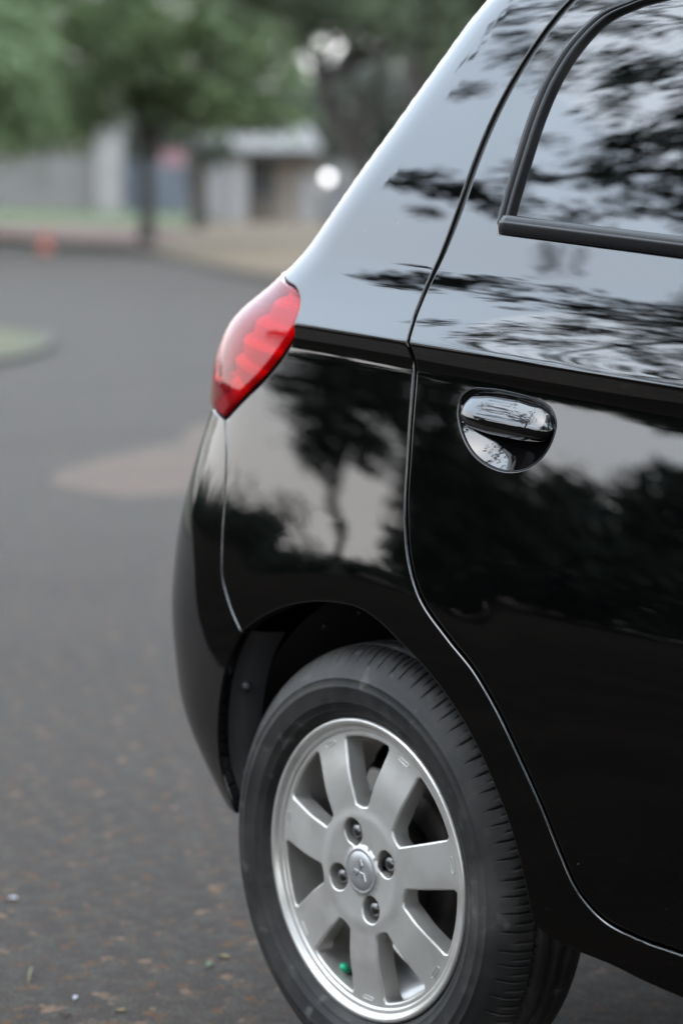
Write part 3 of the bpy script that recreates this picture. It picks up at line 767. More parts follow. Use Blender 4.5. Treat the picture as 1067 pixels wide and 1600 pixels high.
# block lettering band on the sidewall: low bars, unreadable on the real tyre too
rim = ring([(.1860, -.013), (.1905, -.0095), (.1932, -.0060), (.1938, -.0030), (.1930, -.0008), (.1912, .0004), (.1888, .0004), (.1868, -.0006), (.1853, -.0022), (.1845, -.0042), (.1838, -.0054), (.1822, -.0058), (.1790, -.0058), (.1766, -.0064), (.1754, -.0095), (.1742, -.018),
            (.1722, -.030), (.1700, -.048), (.1672, -.070), (.1662, -.10), (.1655, -.118), (.1700, -.130), (.1850, -.138), (.1880, -.144)], 160, 'rim', M['alloy'], wheel)
# spoked face ------------------------------------------------------------------
def face_o(x, z):
    r = np.hypot(x, z); th = np.arctan2(z, x)
    o = .0045-.0095*sstep(.105, .178, r)-.003*sstep(.06, .085, r)
    hub = 1-sstep(.031, .060, r)          # dished middle carrying the cap
    o = o-.0012*hub*sstep(.0, .01, r)
    dip = (1-sstep(.055, .073, r))*sstep(.030, .034, r)
    o = o-.0020*dip
    return o
fpos = lambda a, b: np.stack([a, WY-face_o(a, b), WZ+b], -1)
fnrm = nrmfrom(fpos)
outer = np.stack([.1764*np.cos(np.linspace(0, 2*math.pi, 180, endpoint=False)), .1764*np.sin(np.linspace(0, 2*math.pi, 180, endpoint=False))], 1)
BASE = math.radians(116.5); NS = 7; HW = .0285
wins = []
for k in range(NS):
    phi = BASE+(k+.5)*2*math.pi/NS; h = math.pi/NS; pts = []
    # in the window's own frame (axis along +x): edges parallel to the two spokes
    rin, rout = .0815, .1695
    def edge(r, side):           # point at radius r on the spoke edge
        al = h-math.asin(HW*(1+.10*(r-.12)/.05)/r); return np.array([r*math.cos(al*side), r*math.sin(al*side)])
    lo = [edge(r, -1) for r in np.linspace(rin+.004, rout-.004, 14)]
    hi = [edge(r, 1) for r in np.linspace(rout-.004, rin+.004, 14)]
    aO = h-math.asin(HW*1.10/rout); arc = [np.array([rout*math.cos(t), rout*math.sin(t)]) for t in np.linspace(-aO*.93, aO*.93, 16)]
    aI = lo[0]; inn = []
    for t in np.linspace(0, 1, 6)[1:-1]:
        a1 = hi[-1]; c_ = np.array([rin-.001, 0]); inn.append((1-t)**2*a1+2*t*(1-t)*c_+t*t*lo[0])
    L = np.array(lo+arc+hi+inn); c, s_ = math.cos(phi), math.sin(phi)
    wins.append(np.stack([L[:, 0]*c-L[:, 1]*s_, L[:, 0]*s_+L[:, 1]*c], 1))
lugc = [(.0505*math.cos(math.radians(20.5+90*k)), .0505*math.sin(math.radians(20.5+90*k))) for k in range(4)]
tt_ = np.linspace(0, 2*math.pi, 28, endpoint=False)
pockets = [np.stack([cx+.0172*np.cos(tt_), cz+.0172*np.sin(tt_)], 1) for cx, cz in lugc]
gv = np.arange(-.18, .181, .0045)
def froll(L):
    r = np.hypot(L[:, 0], L[:, 1]); return np.where(r < .068, .0022, .0030) if abs(r-.1764).max() > 1e-4 else np.full(len(L), .0012)
face = panel('wheel_face', M['alloy'], outer, wins+pockets, fpos, fnrm, gv, gv, wheel, roll=froll, depth=.030, draft=.0035)
# the spoke ends carry a small pressed slot
for k in range(NS):
    ph = BASE+k*2*math.pi/NS; r0 = .1668; mb = MB(); hw_ = .0105
    def T(a, b, o):                                   # a along the tangent, b radially
        return ((r0+b)*math.cos(ph)-a*math.sin(ph), WY-(o+float(face_o((r0+b)*math.cos(ph)-a*math.sin(ph), (r0+b)*math.sin(ph)+a*math.cos(ph)))), WZ+(r0+b)*math.sin(ph)+a*math.cos(ph))
    q = np.linspace(0, 2*math.pi, 24, endpoint=False); loop = [(hw_*np.sign(math.cos(t))*abs(math.cos(t))**.5, .0026*np.sign(math.sin(t))*abs(math.sin(t))**.6) for t in q]
    V_ = []; F_ = []
    for f_, o_ in ((1.0, .0003), (.93, .0010), (.82, .0010), (.72, .0002)):
        for a, b in loop: V_.append(T(a*(1-(1-f_)*.3), b*f_, o_))
    for i in range(3):
        for j in range(24): F_.append((i*24+j, i*24+(j+1) % 24, (i+1)*24+(j+1) % 24, (i+1)*24+j))
    meshobj('spoke_slot', V_, F_, M['alloy_in'], wheel)
ring([(.0745, -.030), (.0725, -.052), (.0, -.052)], 48, 'hub_back', M['drum'], wheel)
ring([(.0005, -.060), (.085, -.060), (.098, -.062), (.103, -.068), (.104, -.080), (.112, -.082), (.1125, -.12), (.0005, -.12)], 64, 'brake_drum', M['drum'], wheel)
# lug nuts
for cx, cz in lugc:
    V_ = []; F_ = []; six = [math.radians(60*k+12) for k in range(6)]
    prof = [(.0112, -.024), (.0112, -.0065), (.0102, -.0045), (.0060, -.0020), (.0026, -.0012), (.0002, -.0010)]
    n = 18
    for i, (r, o) in enumerate(prof):
        for j in range(n):
            t = 2*math.pi*j/n; hexf = math.cos(math.pi/6)/math.cos(((t+.2) % (math.pi/3))-math.pi/6) if i < 2 else 1
            V_.append((cx+r*hexf*math.cos(t), WY-o, cz+WZ+r*hexf*math.sin(t)))
    for i in range(len(prof)-1):
        for j in range(n): F_.append((i*n+j, i*n+(j+1) % n, (i+1)*n+(j+1) % n, (i+1)*n+j))
    meshobj('lug_nut', V_, F_, M['lug'], wheel)
    # pocket floor
    a = np.linspace(0, 2*math.pi, 24, endpoint=False); pv = [(cx+0.0185*math.cos(t), WY+.024, WZ+cz+0.0185*math.sin(t)) for t in a]
    meshobj('lug_seat', pv, [tuple(range(24))], M['drum'], wheel, smooth=False)
# centre cap with its three-diamond badge in relief
capo = .0055
ring([(.0312, -.006), (.0309, capo-.0040), (.0302, capo-.0022), (.0288, capo-.0010), (.0262, capo-.0010), (.0255, capo-.0016), (.0248, capo-.0008), (.0120, capo-.0001), (.0003, capo)], 72, 'centre_cap', M['capmat'], wheel)
mb = MB(); rot = math.radians(-10); e = .0088
for k in range(3):
    an = math.radians(90+120*k)+rot; ax = np.array([math.cos(an), math.sin(an)]); bx = np.array([-ax[1], ax[0]])
    p = [ax*.0006, ax*e+bx*e*.577, ax*2*e, ax*e-bx*e*.577]
    V_ = []
    for f_, o_ in ((1, capo-.001), (1, capo+.0008), (.84, capo+.0013)):
        c = sum(p)/4
        for q in p: q2 = c+(q-c)*f_; V_.append((q2[0], WY-o_, WZ+q2[1]))
    F_ = [(8, 9, 10, 11)]+[(i*4+j, i*4+(j+1) % 4, (i+1)*4+(j+1) % 4, (i+1)*4+j) for i in range(2) for j in range(4)]
    mb.add((V_, F_))
mb.build('badge', M['emblem'], wheel)
# valve with its green cap
va = math.radians(-113.7); vr = .176
vx, vz = vr*math.cos(va), vr*math.sin(va); inx, inz = -math.cos(va), -math.sin(va)
v, f = tube([(vx-inx*.012, WY+.040, WZ+vz-inz*.012), (vx+inx*.004, WY+.036, WZ+vz+inz*.004), (vx+inx*.012, WY+.028, WZ+vz+inz*.012)], [.0062, .0058, .0045], 12)
meshobj('valve_stem', v, f, M['valve'], wheel)
v, f = tube([(vx+inx*.012, WY+.028, WZ+vz+inz*.012), (vx+inx*.017, WY+.021, WZ+vz+inz*.017), (vx+inx*.020, WY+.017, WZ+vz+inz*.020)], [.0060, .0060, .0046], 12)
meshobj('valve_cap', v, f, M['greencap'], wheel)

# the three other wheels
def copy_wheel(dx, mirr):
    c = wheel.copy(); COL.objects.link(c)
    base_ = Matrix.Translation((-1.2, -YC, 0))
    if mirr: c.matrix_parent_inverse = base_ @ Matrix.Translation((dx, 2*YC, 0)) @ Matrix.Diagonal((1, -1, 1, 1))
    else: c.matrix_parent_inverse = base_ @ Matrix.Translation((dx, 0, 0))
    for ch in list(wheel.children):
        d = ch.copy(); COL.objects.link(d); d.parent = c
for dx, mi in ((2.45, False), (0, True), (2.45, True)): copy_wheel(dx, mi)
w2 = wl.copy(); COL.objects.link(w2); w2.matrix_parent_inverse = Matrix.Translation((-1.2+2.45, -YC, 0))


# ------------------------------------------------------------------ the street behind
def zf(s, D):
    return (.34+.030*np.clip(-np.asarray(s, float)-3.2, 0, 8))*sstep(38, 72, D)
def patch(name, s0, s1, D0f, D1f, m, ns=40, nd=24, lift=0.):
    ss = np.linspace(s0, s1, ns); P = np.zeros((nd, ns, 3))
    for j, s in enumerate(ss):
        for i, t in enumerate(np.linspace(0, 1, nd)):
            D = D0f(s)+(D1f(s)-D0f(s))*t; P[i, j] = F(s, D, float(zf(s, D))+lift+.02*math.sin(s*1.7+D*.9)*t+(.26*min(1, t*3.5) if name == 'grass_strip' else 0))
    return tag(gridobj(name, m, P, smooth=True), kind='structure')
edge_s = [-60, -20, -12.5, -7.3, -3.7, -2.0, -.85, -.1, 1.1, 3.3, 8, 40]; edge_D = [90, 66, 60, 54.5, 49, 39.4, 33, 30.8, 27, 24.5, 23.5, 23]
eD = lambda s: float(np.interp(s, edge_s, edge_D))
sheet('road', [(-60, 20.8), (40, 20.8), (40, 23.0), (8, 23.5), (3.3, 24.5), (1.1, 27), (-.1, 30.8), (-.85, 33), (-2.0, 39.4), (-3.7, 49), (-7.3, 54.5), (-12.5, 60), (-20, 66), (-60, 90)][::1], .0, M['road'])
kb = np.array([F(s, eD(s), 0) for s in np.linspace(-30, 12, 160)]); K_ = []
for d, z in ((-.06, .0), (-.06, .10), (.0, .12), (.22, .12), (.26, .0)):
    K_.append([F(s, eD(s)+d, z) for s in np.linspace(-30, 12, 160)])
tag(gridobj('kerb', M['kerb'], np.array(K_), smooth=False), kind='structure')
patch('lawn', -3.6, 14, lambda s: eD(s)+.2, lambda s: 95, M['drygrass'], lift=.06)
patch('earth_bank', -40, -3.6, lambda s: eD(s)+.2, lambda s: max(62.5, eD(s)+3), M['earth'], lift=.06)
patch('grass_strip', -40, -3.6, lambda s: max(62.5, eD(s)+3), lambda s: max(95, eD(s)+20), M['greengrass'], lift=.07)
vg = [(-14, 15), (-3.0, 15.6), (-2.40, 17.0), (-2.22, 19.0), (-2.5, 20.6), (-3.5, 22.2), (-14, 25)]
P0 = catmull(vg, .3); vv = [F(s, D, .04) for s, D in P0]
vergeo = meshobj('grass_verge', vv, [tuple(range(len(vv)))], M['vergegrass'], smooth=False); tag(vergeo, kind='structure')
kv = []
n_ = outn(ccw(P0)); Pc = ccw(P0)
for d, z in ((.07, -.01), (.07, .045), (.0, .055), (-.02, .03)): kv.append([F(*(p+n*d), z) for p, n in zip(Pc, n_)])
tag(gridobj('verge_kerb', M['kerb'], np.array(kv), smooth=False), kind='structure')
sheet('dirt_patch', [(-1.15, 10.0), (-.8, 9.55), (-.45, 9.8), (-.28, 11), (-.33, 13.4), (-.60, 13.2), (-.75, 11.8), (-1.02, 11.1)], .001, M['dirt'])

# ------------------------------------------------------------------ trees
def leafmat(name, c1, c2, trans=.35):
    m = bpy.data.materials.new(name); m.use_nodes = True; t = m.node_tree; t.nodes.clear(); o = t.nodes.new('ShaderNodeOutputMaterial')
    g = t.nodes.new('ShaderNodeNewGeometry'); mx_ = t.nodes.new('ShaderNodeMix'); mx_.data_type = 'RGBA'
    mx_.inputs['A'].default_value = (*c1, 1); mx_.inputs['B'].default_value = (*c2, 1); t.links.new(g.outputs['Random Per Island'], mx_.inputs['Factor'])
    d = t.nodes.new('ShaderNodeBsdfPrincipled'); d.inputs['Roughness'].default_value = .5; d.inputs['Specular IOR Level'].default_value = .35; tr = t.nodes.new('ShaderNodeBsdfTranslucent'); x = t.nodes.new('ShaderNodeMixShader'); x.inputs[0].default_value = trans
    t.links.new(mx_.outputs['Result'], d.inputs['Base Color']); t.links.new(mx_.outputs['Result'], tr.inputs['Color'])
    t.links.new(d.outputs[0], x.inputs[1]); t.links.new(tr.outputs[0], x.inputs[2]); t.links.new(x.outputs[0], o.inputs[0]); return m
M['leaf'] = leafmat('fresh_leaf', (.118, .172, .078), (.195, .25, .125))
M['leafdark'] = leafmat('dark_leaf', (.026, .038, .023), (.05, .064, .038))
M['leafgrey'] = leafmat('hazy_grey_leaf', (.075, .085, .066), (.105, .112, .088))  # haze of the distance put into the grey-green leaf colour
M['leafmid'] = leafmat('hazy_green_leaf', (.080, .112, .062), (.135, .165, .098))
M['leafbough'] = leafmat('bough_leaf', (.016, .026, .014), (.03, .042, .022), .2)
M['bark'] = mat('bark', (.036, .030, .026), .9, noise=[(9, (.055, .048, .04), 6, .4, .7)], bump=(30, .8, .02))

def leaves(clusters, size, aspect=.45, droop=.3):
    """clusters: list of (centre, radius(3), count).  Each leaf is a folded blade of two triangles pairs."""
    V = []; Fc = []
    for c, rad, n in clusters:
        p = RNG.normal(size=(n, 3))*.5*np.asarray(rad)+np.asarray(c)
        a = RNG.normal(size=(n, 3)); a[:, 2] = a[:, 2]*.5-droop; a /= np.linalg.norm(a, axis=1, keepdims=True)
        b = np.cross(a, RNG.normal(size=(n, 3))); b /= np.linalg.norm(b, axis=1, keepdims=True)
        L = size*RNG.uniform(.65, 1.35, (n, 1)); W = L*aspect; nn = np.cross(a, b)
        q = np.stack([p, p+a*L*.5+b*W*.5+nn*W*.15, p+a*L, p+a*L*.5-b*W*.5+nn*W*.15], 1)
        o = len(V)*1
        V.append(q.reshape(-1, 3))
    V = np.concatenate(V); k = len(V)//4
    Fc = (np.arange(k)[:, None]*4+np.array([[0, 1, 2, 3]])).tolist()
    return V, Fc
def ellip(c, r, n, cr, per, shell=.5, bias=None):
    """n leaf clusters inside an ellipsoid"""
    out = []
    while len(out) < n:
        d = RNG.normal(size=3); d /= np.linalg.norm(d); q = np.array(c)+d*np.array(r)*(RNG.uniform(0, 1)**shell)
        if bias is None or bias(q): out.append((q, np.array([cr, cr, cr*.7])*RNG.uniform(.7, 1.3), per))
    return out
gaps = lambda q: math.sin(2.9*q[0]+1)*math.sin(2.3*q[1])*math.sin(3.1*q[2]+2) < .22
def tree(label, base, trunk, rad, crown_e, lm, leaf, nbr=7, group=None, aspect=.45, name='tree', thin=.22):
    """trunk: world points; crown_e: list of cluster lists"""
    root = empty(name, base); tag(root, label, 'tree', group)
    tp = catmull(trunk, .4); v, f = tube(tp, np.linspace(rad, rad*.45, len(tp))*(1+.5*np.exp(-np.linspace(0, 12, len(tp)))), 12)
    meshobj('trunk', v, f, M['bark'], root)
    cl = [c for e in crown_e for c in e]
    v, f = leaves(cl, leaf, aspect); meshobj('crown', v, f, lm, root, smooth=False)
    idx = RNG.choice(len(cl), nbr, replace=False)
    for i in idx:
        t = RNG.uniform(.55, .98); s = tp[int(t*(len(tp)-1))]; e = cl[i][0]; mid = (s+e)/2+np.array([0, 0, .12*np.linalg.norm(e-s)])
        bp_ = catmull([s, mid, e], .3); v, f = tube(bp_, np.linspace(rad*.42, rad*thin*.3, len(bp_)), 7); meshobj('branch', v, f, M['bark'], root)
    return root
A = lambda s, D, z: np.array(F(s, D, z))
grp = None
# left roadside tree with the forked trunk
tree('broad leafy roadside tree with a forked slim trunk left of the car', A(-3.95, 52, .1), [A(-3.95, 52, -.1), A(-3.9, 52, 1.2), A(-3.95, 52, 2.2), A(-3.8, 52, 3.4)], .17,
     [ellip(A(-4.3, 52, 5.0), (3.0, 3.0, 2.3), 215, .42, 40, bias=gaps), ellip(A(-2.2, 51, 4.6), (1.9, 1.9, 1.9), 105, .40, 40, bias=gaps), ellip(A(-6.4, 50, 4.3), (2.0, 2.0, 2.2), 100, .40, 40, bias=gaps), ellip(A(-3.2, 52, 3.1), (1.6, 1.0, .6), 44, .4, 26), ellip(A(-1.7, 51, 2.75), (1.3, .8, .42), 34, .4, 26), ellip(A(-5.2, 51, 2.6), (1.2, .8, .4), 26, .4, 26)], M['leaf'], .24, 9)
tree('leafy tree with low boughs at the left edge of the street', A(-9.2, 47, .1), [A(-9.2, 47, -.1), A(-9.1, 47, 1.6), A(-8.6, 47, 3.2)], .2,
     [ellip(A(-7.4, 47, 3.9), (2.3, 2.2, 2.2), 140, .40, 40, bias=gaps), ellip(A(-6.1, 47, 2.6), (1.1, .9, .8), 36, .45, 30)], M['leaf'], .24, 6)
tree('dark slim tree standing between the blue gate and the house', A(-3.48, 62, .25), [A(-3.48, 62, .1), A(-3.5, 62, 1.4), A(-3.46, 62, 3.2)], .18,
     [ellip(A(-3.3, 62, 4.4), (1.7, 1.7, 2.0), 60, .5, 30), ellip(A(-3.0, 62, 2.25), (.6, .6, .35), 12, .3, 20)], M['leafdark'], .2, 5)
tree('dark leaning tree with a forked trunk directly behind the car roof', A(.75, 36, .0), [A(.95, 36, -.1), A(.62, 36, .8), A(.22, 36, 1.6), A(-.15, 36, 2.3), A(-.38, 36, 3.0)], .17,
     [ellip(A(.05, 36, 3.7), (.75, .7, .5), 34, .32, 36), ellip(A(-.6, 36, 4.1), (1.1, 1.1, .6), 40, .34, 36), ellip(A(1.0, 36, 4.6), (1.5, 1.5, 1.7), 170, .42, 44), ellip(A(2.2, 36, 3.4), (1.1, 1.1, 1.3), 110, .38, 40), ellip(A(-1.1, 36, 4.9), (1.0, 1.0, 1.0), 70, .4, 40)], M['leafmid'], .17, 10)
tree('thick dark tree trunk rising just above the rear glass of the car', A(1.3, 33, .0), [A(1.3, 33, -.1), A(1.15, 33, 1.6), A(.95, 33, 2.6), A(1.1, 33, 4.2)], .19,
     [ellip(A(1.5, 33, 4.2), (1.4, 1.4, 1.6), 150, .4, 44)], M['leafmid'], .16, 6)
for i, (s, D, h, r) in enumerate([(-12.5, 92, 6.5, 3.6), (-7.2, 96, 6.0, 3.6), (1.6, 95, 6.5, 3.4), (6.5, 92, 7.5, 3.8), (-2.8, 100, 7.0, 3.4)]):
    tree(['pale hazy tree behind the grey boundary wall', 'pale low tree behind the white gate pillar', 'pale tree behind the right end of the house roof', 'tall pale tree hidden low behind the car on the far lawn', 'pale tall tree rising behind the house roof'][i], A(s, D, .3), [A(s, D, .2), A(s, D, h*.5), A(s+.2, D, h*.75)], .2,
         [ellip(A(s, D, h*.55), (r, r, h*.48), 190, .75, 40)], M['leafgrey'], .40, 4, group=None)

# ------------------------------------------------------------------ wall, gate, house
M['wallgrey'] = mat('weathered_render', (0.1680, 0.1580, 0.1482), .9, noise=[(.8, (0.1260, 0.1185, 0.1102), 6, .4, .7)])
M['white'] = mat('white_render', (0.2520, 0.2370, 0.2242), .85, noise=(1.2, (0.2016, 0.1896, 0.1786), 5, .45, .75))
M['beige'] = mat('beige_render', (.20, .165, .135), .9, noise=(1, (.16, .135, .11), 5, .4, .7))
M['gate'] = mat('blue_gate_paint', (0.0924, 0.1067, 0.1254), .5, noise=(4, (0.0756, 0.0869, 0.1064), 4, .4, .7))
M['fascia'] = mat('dark_fascia', (.07, .065, .06), .8)
M['roofing'] = mat('pale_roof_sheet', (0.1062, 0.0976, 0.0851), .6, noise=(.8, (0.0808, 0.0744, 0.0651), 5, .4, .7))
M['pane'] = mat('dark_window_pane', (.03, .04, .042), .1)
M['column'] = mat('column_paint', (0.2100, 0.1975, 0.1900), .8)
M['pink'] = mat('faded_red_sign', (.23, .125, .135), .6)
M['cone'] = mat('orange_cone_plastic', (.30, .07, .035), .5)
M['post'] = mat('post_grey', (.13, .13, .13), .6)
def lb(s0, s1, D0, D1, z0, z1): return (s0, s1, D0, D1, z0, z1)
def part(name, m, parent, *boxes):
    mb = MB()
    for b in boxes: mb.box(*b)
    return mb.build(name, m, parent, T=F)
r_ = empty('boundary_wall', F(-10, 70, .4)); tag(r_, 'long grey rendered boundary wall under the trees at far left', 'wall')
for i in range(6):
    s = -15.2+i*1.42; part('wall_panel', M['wallgrey'], r_, (s+.01, s+1.40, 70, 70.18, .2, 2.28+.0*i))
part('coping', M['kerb'], r_, (-15.25, -6.70, 69.95, 70.23, 2.285, 2.36))
r_ = empty('gate_pillar', F(-6.25, 69.8, .5)); tag(r_, 'tall white gate pillar beside the blue gate', 'pillar')
part('shaft', M['white'], r_, (-6.62, -5.90, 69.5, 70.1, .2, 2.80)); part('cap', M['white'], r_, (-6.70, -5.82, 69.42, 70.18, 2.803, 2.92))
r_ = empty('gate', F(-4.9, 70, .5)); tag(r_, 'pale blue metal gate of upright boards between pillar and tree', 'gate')
for i in range(8): part('board', M['gate'], r_, (-5.80+i*.195, -5.80+i*.195+.18, 70, 70.03, .5, 2.05))
part('rail', M['gate'], r_, (-5.82, -4.22, 70.032, 70.08, .75, .85)); part('rail', M['gate'], r_, (-5.82, -4.22, 70.032, 70.08, 1.75, 1.85)); part('gate_frame', M['gate'], r_, (-5.87, -5.81, 69.98, 70.06, .45, 2.1)); part('gate_frame', M['gate'], r_, (-4.23, -4.17, 69.98, 70.06, .45, 2.1))
r_ = empty('signboard', F(-4.29, 66, .35)); tag(r_, 'faded pink red board on a thin post in front of gate', 'sign')
part('board', M['pink'], r_, (-4.60, -3.98, 65.98, 66.02, 1.86, 2.30)); part('post', M['post'], r_, (-4.31, -4.26, 66.022, 66.07, .2, 2.2))
h_ = empty('house', F(-2.2, 73, .3)); tag(h_, 'low beige house with pale roof, columns and dark window behind lawn', 'house')
part('wall', M['beige'], h_, (-1.80, -.62, 70.6, 76, .2, 2.16), (-4.0, -2.42, 71.2, 76, .2, 2.16)); part('wall', M['beige'], h_, (-2.42, -1.80, 70.9, 76, .2, 1.05), (-2.42, -1.80, 70.9, 76, 2.0, 2.16))
wn = part('window', M['white'], h_, (-2.42, -2.385, 70.84, 70.9, 1.05, 2.0), (-1.835, -1.80, 70.84, 70.9, 1.05, 2.0), (-2.385, -1.835, 70.84, 70.9, 1.05, 1.09)); part('pane', M['pane'], wn, (-2.383, -2.115, 70.875, 70.885, 1.09, 2.0), (-2.105, -1.837, 70.875, 70.885, 1.09, 2.0))
for a, b in ((-3.62, -3.10), (-3.02, -2.56)): part('column', M['column'] if a < -3.3 else M['white'], h_, (a, b, 70.0, 70.5, .2, 2.16))
part('fascia', M['fascia'], h_, (-4.1, -.55, 69.8, 70.0, 2.163, 2.34))
rv = [F(*p) for p in [(-4.15, 69.7, 2.345), (-.5, 69.7, 2.345), (-.5, 76.6, 2.345), (-4.15, 76.6, 2.345), (-3.6, 73, 3.35), (-1.05, 73, 3.35)]]
meshobj('roof', rv, [(0, 1, 5, 4), (1, 2, 5), (2, 3, 4, 5), (3, 0, 4), (3, 2, 1, 0)], M['roofing'], h_, smooth=False)
dr = part('door', M['white'], h_, (-1.17, -.68, 70.52, 70.59, .3, 1.72)); part('handle', M['post'], dr, (-1.12, -1.09, 70.48, 70.517, .9, 1.02))
r_ = empty('utility_cabinet', F(-.05, 66, .3)); tag(r_, 'grey metal cabinet on the lawn beside the white door', 'cabinet')
part('body', M['post'], r_, (-.48, .42, 66, 66.5, .28, 1.25)); part('lid', M['post'], r_, (-.51, .45, 65.96, 66.54, 1.253, 1.30))
r_ = empty('side_wall', F(1.9, 71, .3)); tag(r_, 'pale garden wall right of the house, low behind the car', 'wall')
for i in range(3): part('wall_panel', M['wallgrey'], r_, (-.5+i*1.6, 1.07+i*1.6, 71, 71.15, .2, 2.0))
# globe lamp, lit
M['globe'] = bpy.data.materials.new('lit_globe'); M['globe'].use_nodes = True
b_ = M['globe'].node_tree.nodes['Principled BSDF']; b_.inputs['Emission Color'].default_value = (1, .97, .96, 1); b_.inputs['Emission Strength'].default_value = 1.4
r_ = empty('globe_lamp', F(-.31, 60, .25)); tag(r_, 'lit white globe lamp on a short grey post by the house', 'lamp')
v, f = tube([F(-.31, 60, .15), F(-.31, 60, 1.42)], [.035, .03], 8); meshobj('post', v, f, M['post'], r_)
P_ = np.array([[np.array(F(-.31, 60, 1.53))+.11*np.array([math.sin(a)*math.cos(b), math.sin(a)*math.sin(b), math.cos(a)]) for b in np.linspace(0, 2*math.pi, 16, endpoint=False)] for a in np.linspace(.01, math.pi-.01, 10)])
gridobj('globe', M['globe'], P_, r_, closed_v=True)
# traffic cone
r_ = empty('traffic_cone', F(-5.8, 50.5, .0)); tag(r_, 'small orange road cone at the far road edge', 'cone')
part('foot', M['cone'], r_, (-5.98, -5.62, 50.3, 50.66, .004, .04))
pr = [(.14, .042), (.10, .18), (.07, .34), (.04, .46), (.0, .465)]; V_ = []; F_ = []
for r, z in pr:
    for t in np.linspace(0, 2*math.pi, 14, endpoint=False): V_.append(F(-5.8+r*math.cos(t), 50.48+r*math.sin(t), z))
for i in range(len(pr)-1):
    for j in range(14): F_.append((i*14+j, i*14+(j+1) % 14, (i+1)*14+(j+1) % 14, (i+1)*14+j))
meshobj('body', V_, F_, M['cone'], r_)

# ------------------------------------------------------------------ across the road (mirrored in the paint)
def B(az, d, z):
    """point seen from the car's flank at compass angle az, d metres away"""
    a = math.radians(az); return np.array([.15+d*math.cos(a), d*math.sin(a), z])
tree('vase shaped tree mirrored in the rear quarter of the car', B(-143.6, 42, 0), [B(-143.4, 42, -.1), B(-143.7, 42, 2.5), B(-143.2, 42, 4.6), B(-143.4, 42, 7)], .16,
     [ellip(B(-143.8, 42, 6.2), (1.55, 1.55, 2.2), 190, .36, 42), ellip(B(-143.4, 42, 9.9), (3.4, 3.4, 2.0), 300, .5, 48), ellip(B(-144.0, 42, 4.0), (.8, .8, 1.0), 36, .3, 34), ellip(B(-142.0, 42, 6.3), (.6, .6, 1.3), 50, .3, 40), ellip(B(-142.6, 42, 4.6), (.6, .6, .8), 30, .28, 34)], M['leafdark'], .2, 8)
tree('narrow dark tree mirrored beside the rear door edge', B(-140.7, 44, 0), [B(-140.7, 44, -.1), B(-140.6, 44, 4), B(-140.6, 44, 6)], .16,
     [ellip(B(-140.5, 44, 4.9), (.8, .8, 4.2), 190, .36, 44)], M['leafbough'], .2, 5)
ORD = ['first', 'second', 'third', 'fourth', 'fifth', 'sixth', 'seventh', 'eighth', 'ninth', 'tenth', 'eleventh', 'twelfth', 'thirteenth', 'fourteenth', 'fifteenth', 'sixteenth', 'seventeenth']
# tall row of trees further right and a low hedge further left
for i, az in enumerate(np.linspace(-139, -92, 17)):
    d = 46+3*math.sin(i*2.1); h = (7.0 if i < 2 else 8.1)+.25*math.sin(i*1.7)
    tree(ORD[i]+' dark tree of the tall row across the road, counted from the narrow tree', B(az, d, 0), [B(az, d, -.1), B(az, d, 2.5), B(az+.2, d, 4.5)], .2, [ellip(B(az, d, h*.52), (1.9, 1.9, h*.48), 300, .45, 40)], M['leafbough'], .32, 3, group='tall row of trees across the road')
hedge = []
for az in np.linspace(-175, -92, 130):
    d = 50+2*math.sin(az); hedge.append((B(az, d, (1.05 if az < -143.2 else 1.35)+.2*math.sin(az*3.1)), np.array([1.1, 1.1, 1.05+.3*math.sin(az*1.9)]), 300))
v, f = leaves(hedge, .42); h_o = meshobj('hedge', v, f, M['leafdark'], None, smooth=False); tag(h_o, 'low dark hedge running along the far side of the road', 'hedge')
for i, (az, h) in enumerate([(-163, 3.2), (-167, 3.6), (-171, 3.2)]):
    tree(ORD[i]+' low bushy tree standing in the hedge, counted from the vase shaped tree', B(az, 54, 0), [B(az, 54, -.1), B(az, 54, 1.5), B(az, 54, h*.7)], .12, [ellip(B(az, 54, h*.55), (1.3, 1.3, h*.42), 40, .5, 30)], M['leafdark'], .26, 3, group='bushy trees standing in the hedge')
# unseen trees ahead of and behind the camera, added to block sky light
for i, (x, y, h, r, lab) in enumerate([(7.5, -6.5, 9, 4.2, 'wide dark tree added to block sky light ahead of the car on the near kerb'), (2.0, -9.5, 9.5, 4.0, 'tall dark tree added to block sky light behind the camera spot'), (11.5, 1.5, 9, 4.0, 'dark tree added to block sky light straight ahead of the parked car'), (8.5, 8.0, 9, 3.8, 'dark tree added to block sky light ahead of the car on its far side')]):
    tree(lab, (x, y, 0), [(x, y, -.1), (x+.1, y, 2), (x, y+.1, h*.6)], .2, [ellip((x, y, h*.6), (r, r, h*.42), 260, .8, 26)], M['leafdark'], .34, 6)
tree('added unseen tree whose dense crown blocks sky light over the parked car', (4.6, -4.4, 0), [(4.6, -4.4, -.1), (4.5, -4.2, 2.6), (3.6, -3.2, 5.6), (2.4, -1.8, 7.5)], .24,
     [ellip((2.2, -.6, 8.6), (4.8, 4.4, 1.7), 330, .7, 28)], M['leafdark'], .30, 10)  # unseen crown added overhead to cut sky light on car and ground
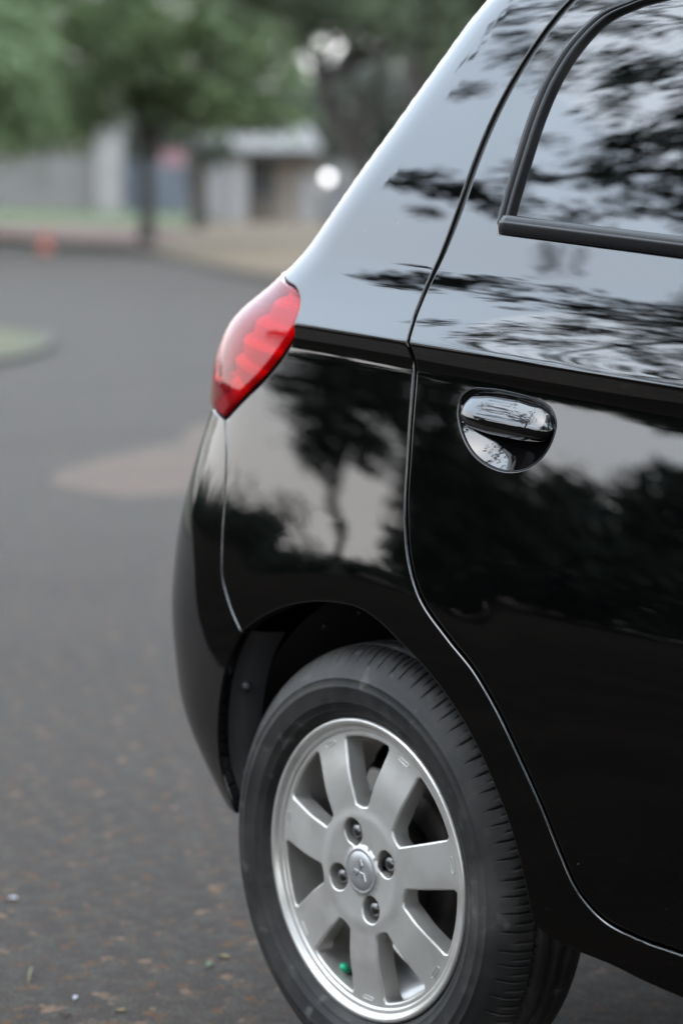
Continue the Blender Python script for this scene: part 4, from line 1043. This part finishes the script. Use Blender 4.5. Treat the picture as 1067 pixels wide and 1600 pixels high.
# the big tree whose thin boughs hang over the car
big = []
def keep(q):
    d = q-np.array([.4, 0, 1.0]); az = math.degrees(math.atan2(d[1], d[0])); el = math.degrees(math.atan2(d[2], math.hypot(d[0], d[1])))
    pr_ = (sstep(-150, -142, az)*.95+.04)*(.22+.78*sstep(21, 26.5, el))
    return random.random() < pr_
big += ellip(B(-139, 11.0, 7.4), (3.4, 3.4, 2.9), 165, .21, 56, bias=keep)
big += ellip(B(-147, 7.6, 7.9), (3.6, 3.6, 1.7), 150, .2, 46)
big += ellip(B(-146.9, 10.6, 5.55), (.5, .5, .35), 7, .16, 50)+ellip(B(-145.2, 10.6, 5.9), (.45, .45, .5), 6, .16, 50)
big += ellip(B(-133, 10.0, 8.6), (3.5, 3.5, 2.4), 120, .3, 26)
tree('spreading tree overhead whose sparse boughs mirror in the side glass', B(-128, 10.5, 0), [B(-128, 10.5, -.1), B(-128, 10.5, 2.5), B(-129, 10.4, 5), B(-131, 10.3, 7.5)], .22, [big], M['leafbough'], .10, 11, aspect=.5, thin=.10)

# ------------------------------------------------------------------ small litter on the asphalt
M['yellowleaf'] = mat('yellow_leaf', (.22, .16, .03), .6, noise=(60, (.13, .085, .03), 3, .4, .7)); M['greenleaf'] = mat('green_leaf_litter', (.05, .12, .045), .6); M['paper'] = mat('white_scrap', (.42, .42, .45), .8); M['straw'] = mat('straw_blade', (.14, .13, .06), .8); M['brownleaf'] = mat('brown_leaf', (.05, .025, .018), .8)
def litter(name, label, cat, x, y, L, W, rot, m, group=None):
    V = []; F_ = []; n = 7
    for i in range(n):
        t = i/(n-1); wv = W*math.sin(math.pi*min(.96, max(.04, t)))**.8
        for s in (-1, 0, 1):
            a = (t-.5)*L; b_ = s*wv/2; V.append((x+a*math.cos(rot)-b_*math.sin(rot), y+a*math.sin(rot)+b_*math.cos(rot), .001+abs(s)*W*.25+.12*L*math.sin(t*2.6)))
    for i in range(n-1):
        for s in range(2): F_.append((i*3+s, (i+1)*3+s, (i+1)*3+s+1, i*3+s+1))
    tag(meshobj(name, V, F_, m, None, smooth=True), label, cat, group)
litter('fallen_leaf', 'small yellow leaf lying close to the rear tyre', 'leaf', -.562, .210, .020, .010, .4, M['yellowleaf'], 'leaf litter on the asphalt')
litter('fallen_leaf', 'tiny green leaf beside the yellow leaf near the tyre', 'leaf', -.545, .172, .018, .009, 2.0, M['greenleaf'], 'leaf litter on the asphalt')
litter('fallen_leaf', 'yellowish leaf scrap at the bottom edge between tyre and brown leaf', 'leaf', -.446, -.051, .017, .008, .9, M['yellowleaf'], 'leaf litter on the asphalt')
litter('fallen_leaf', 'dark brown curled leaf at the bottom left corner', 'leaf', -.481, -.121, .016, .008, .6, M['brownleaf'], 'leaf litter on the asphalt')
litter('paper_scrap', 'white scrap lying on the asphalt at lower left', 'scrap', -.537, -.068, .013, .007, 2.3, M['paper'])
litter('pale_pebble', 'pale bluish chip on the asphalt at the left edge', 'chip', -1.033, .131, .018, .012, .5, M['paper'])
litter('grass_blade', 'thin curved dry grass blade on the asphalt, lower left', 'grass blade', -.662, -.065, .075, .003, 2.5, M['straw'])
# the wood that closes the street far off, left and right of what the photograph shows
wood = []
for s in list(np.arange(-95, -15, 1.25))+list(np.arange(9.5, 80, 1.25)):
    for k in range(4): wood.append((A(s+RNG.uniform(-1, 1), 104+RNG.uniform(-5, 5), .8+k*2.0+RNG.uniform(-.6, .6)), np.array([1.9, 1.9, 1.5]), 46))
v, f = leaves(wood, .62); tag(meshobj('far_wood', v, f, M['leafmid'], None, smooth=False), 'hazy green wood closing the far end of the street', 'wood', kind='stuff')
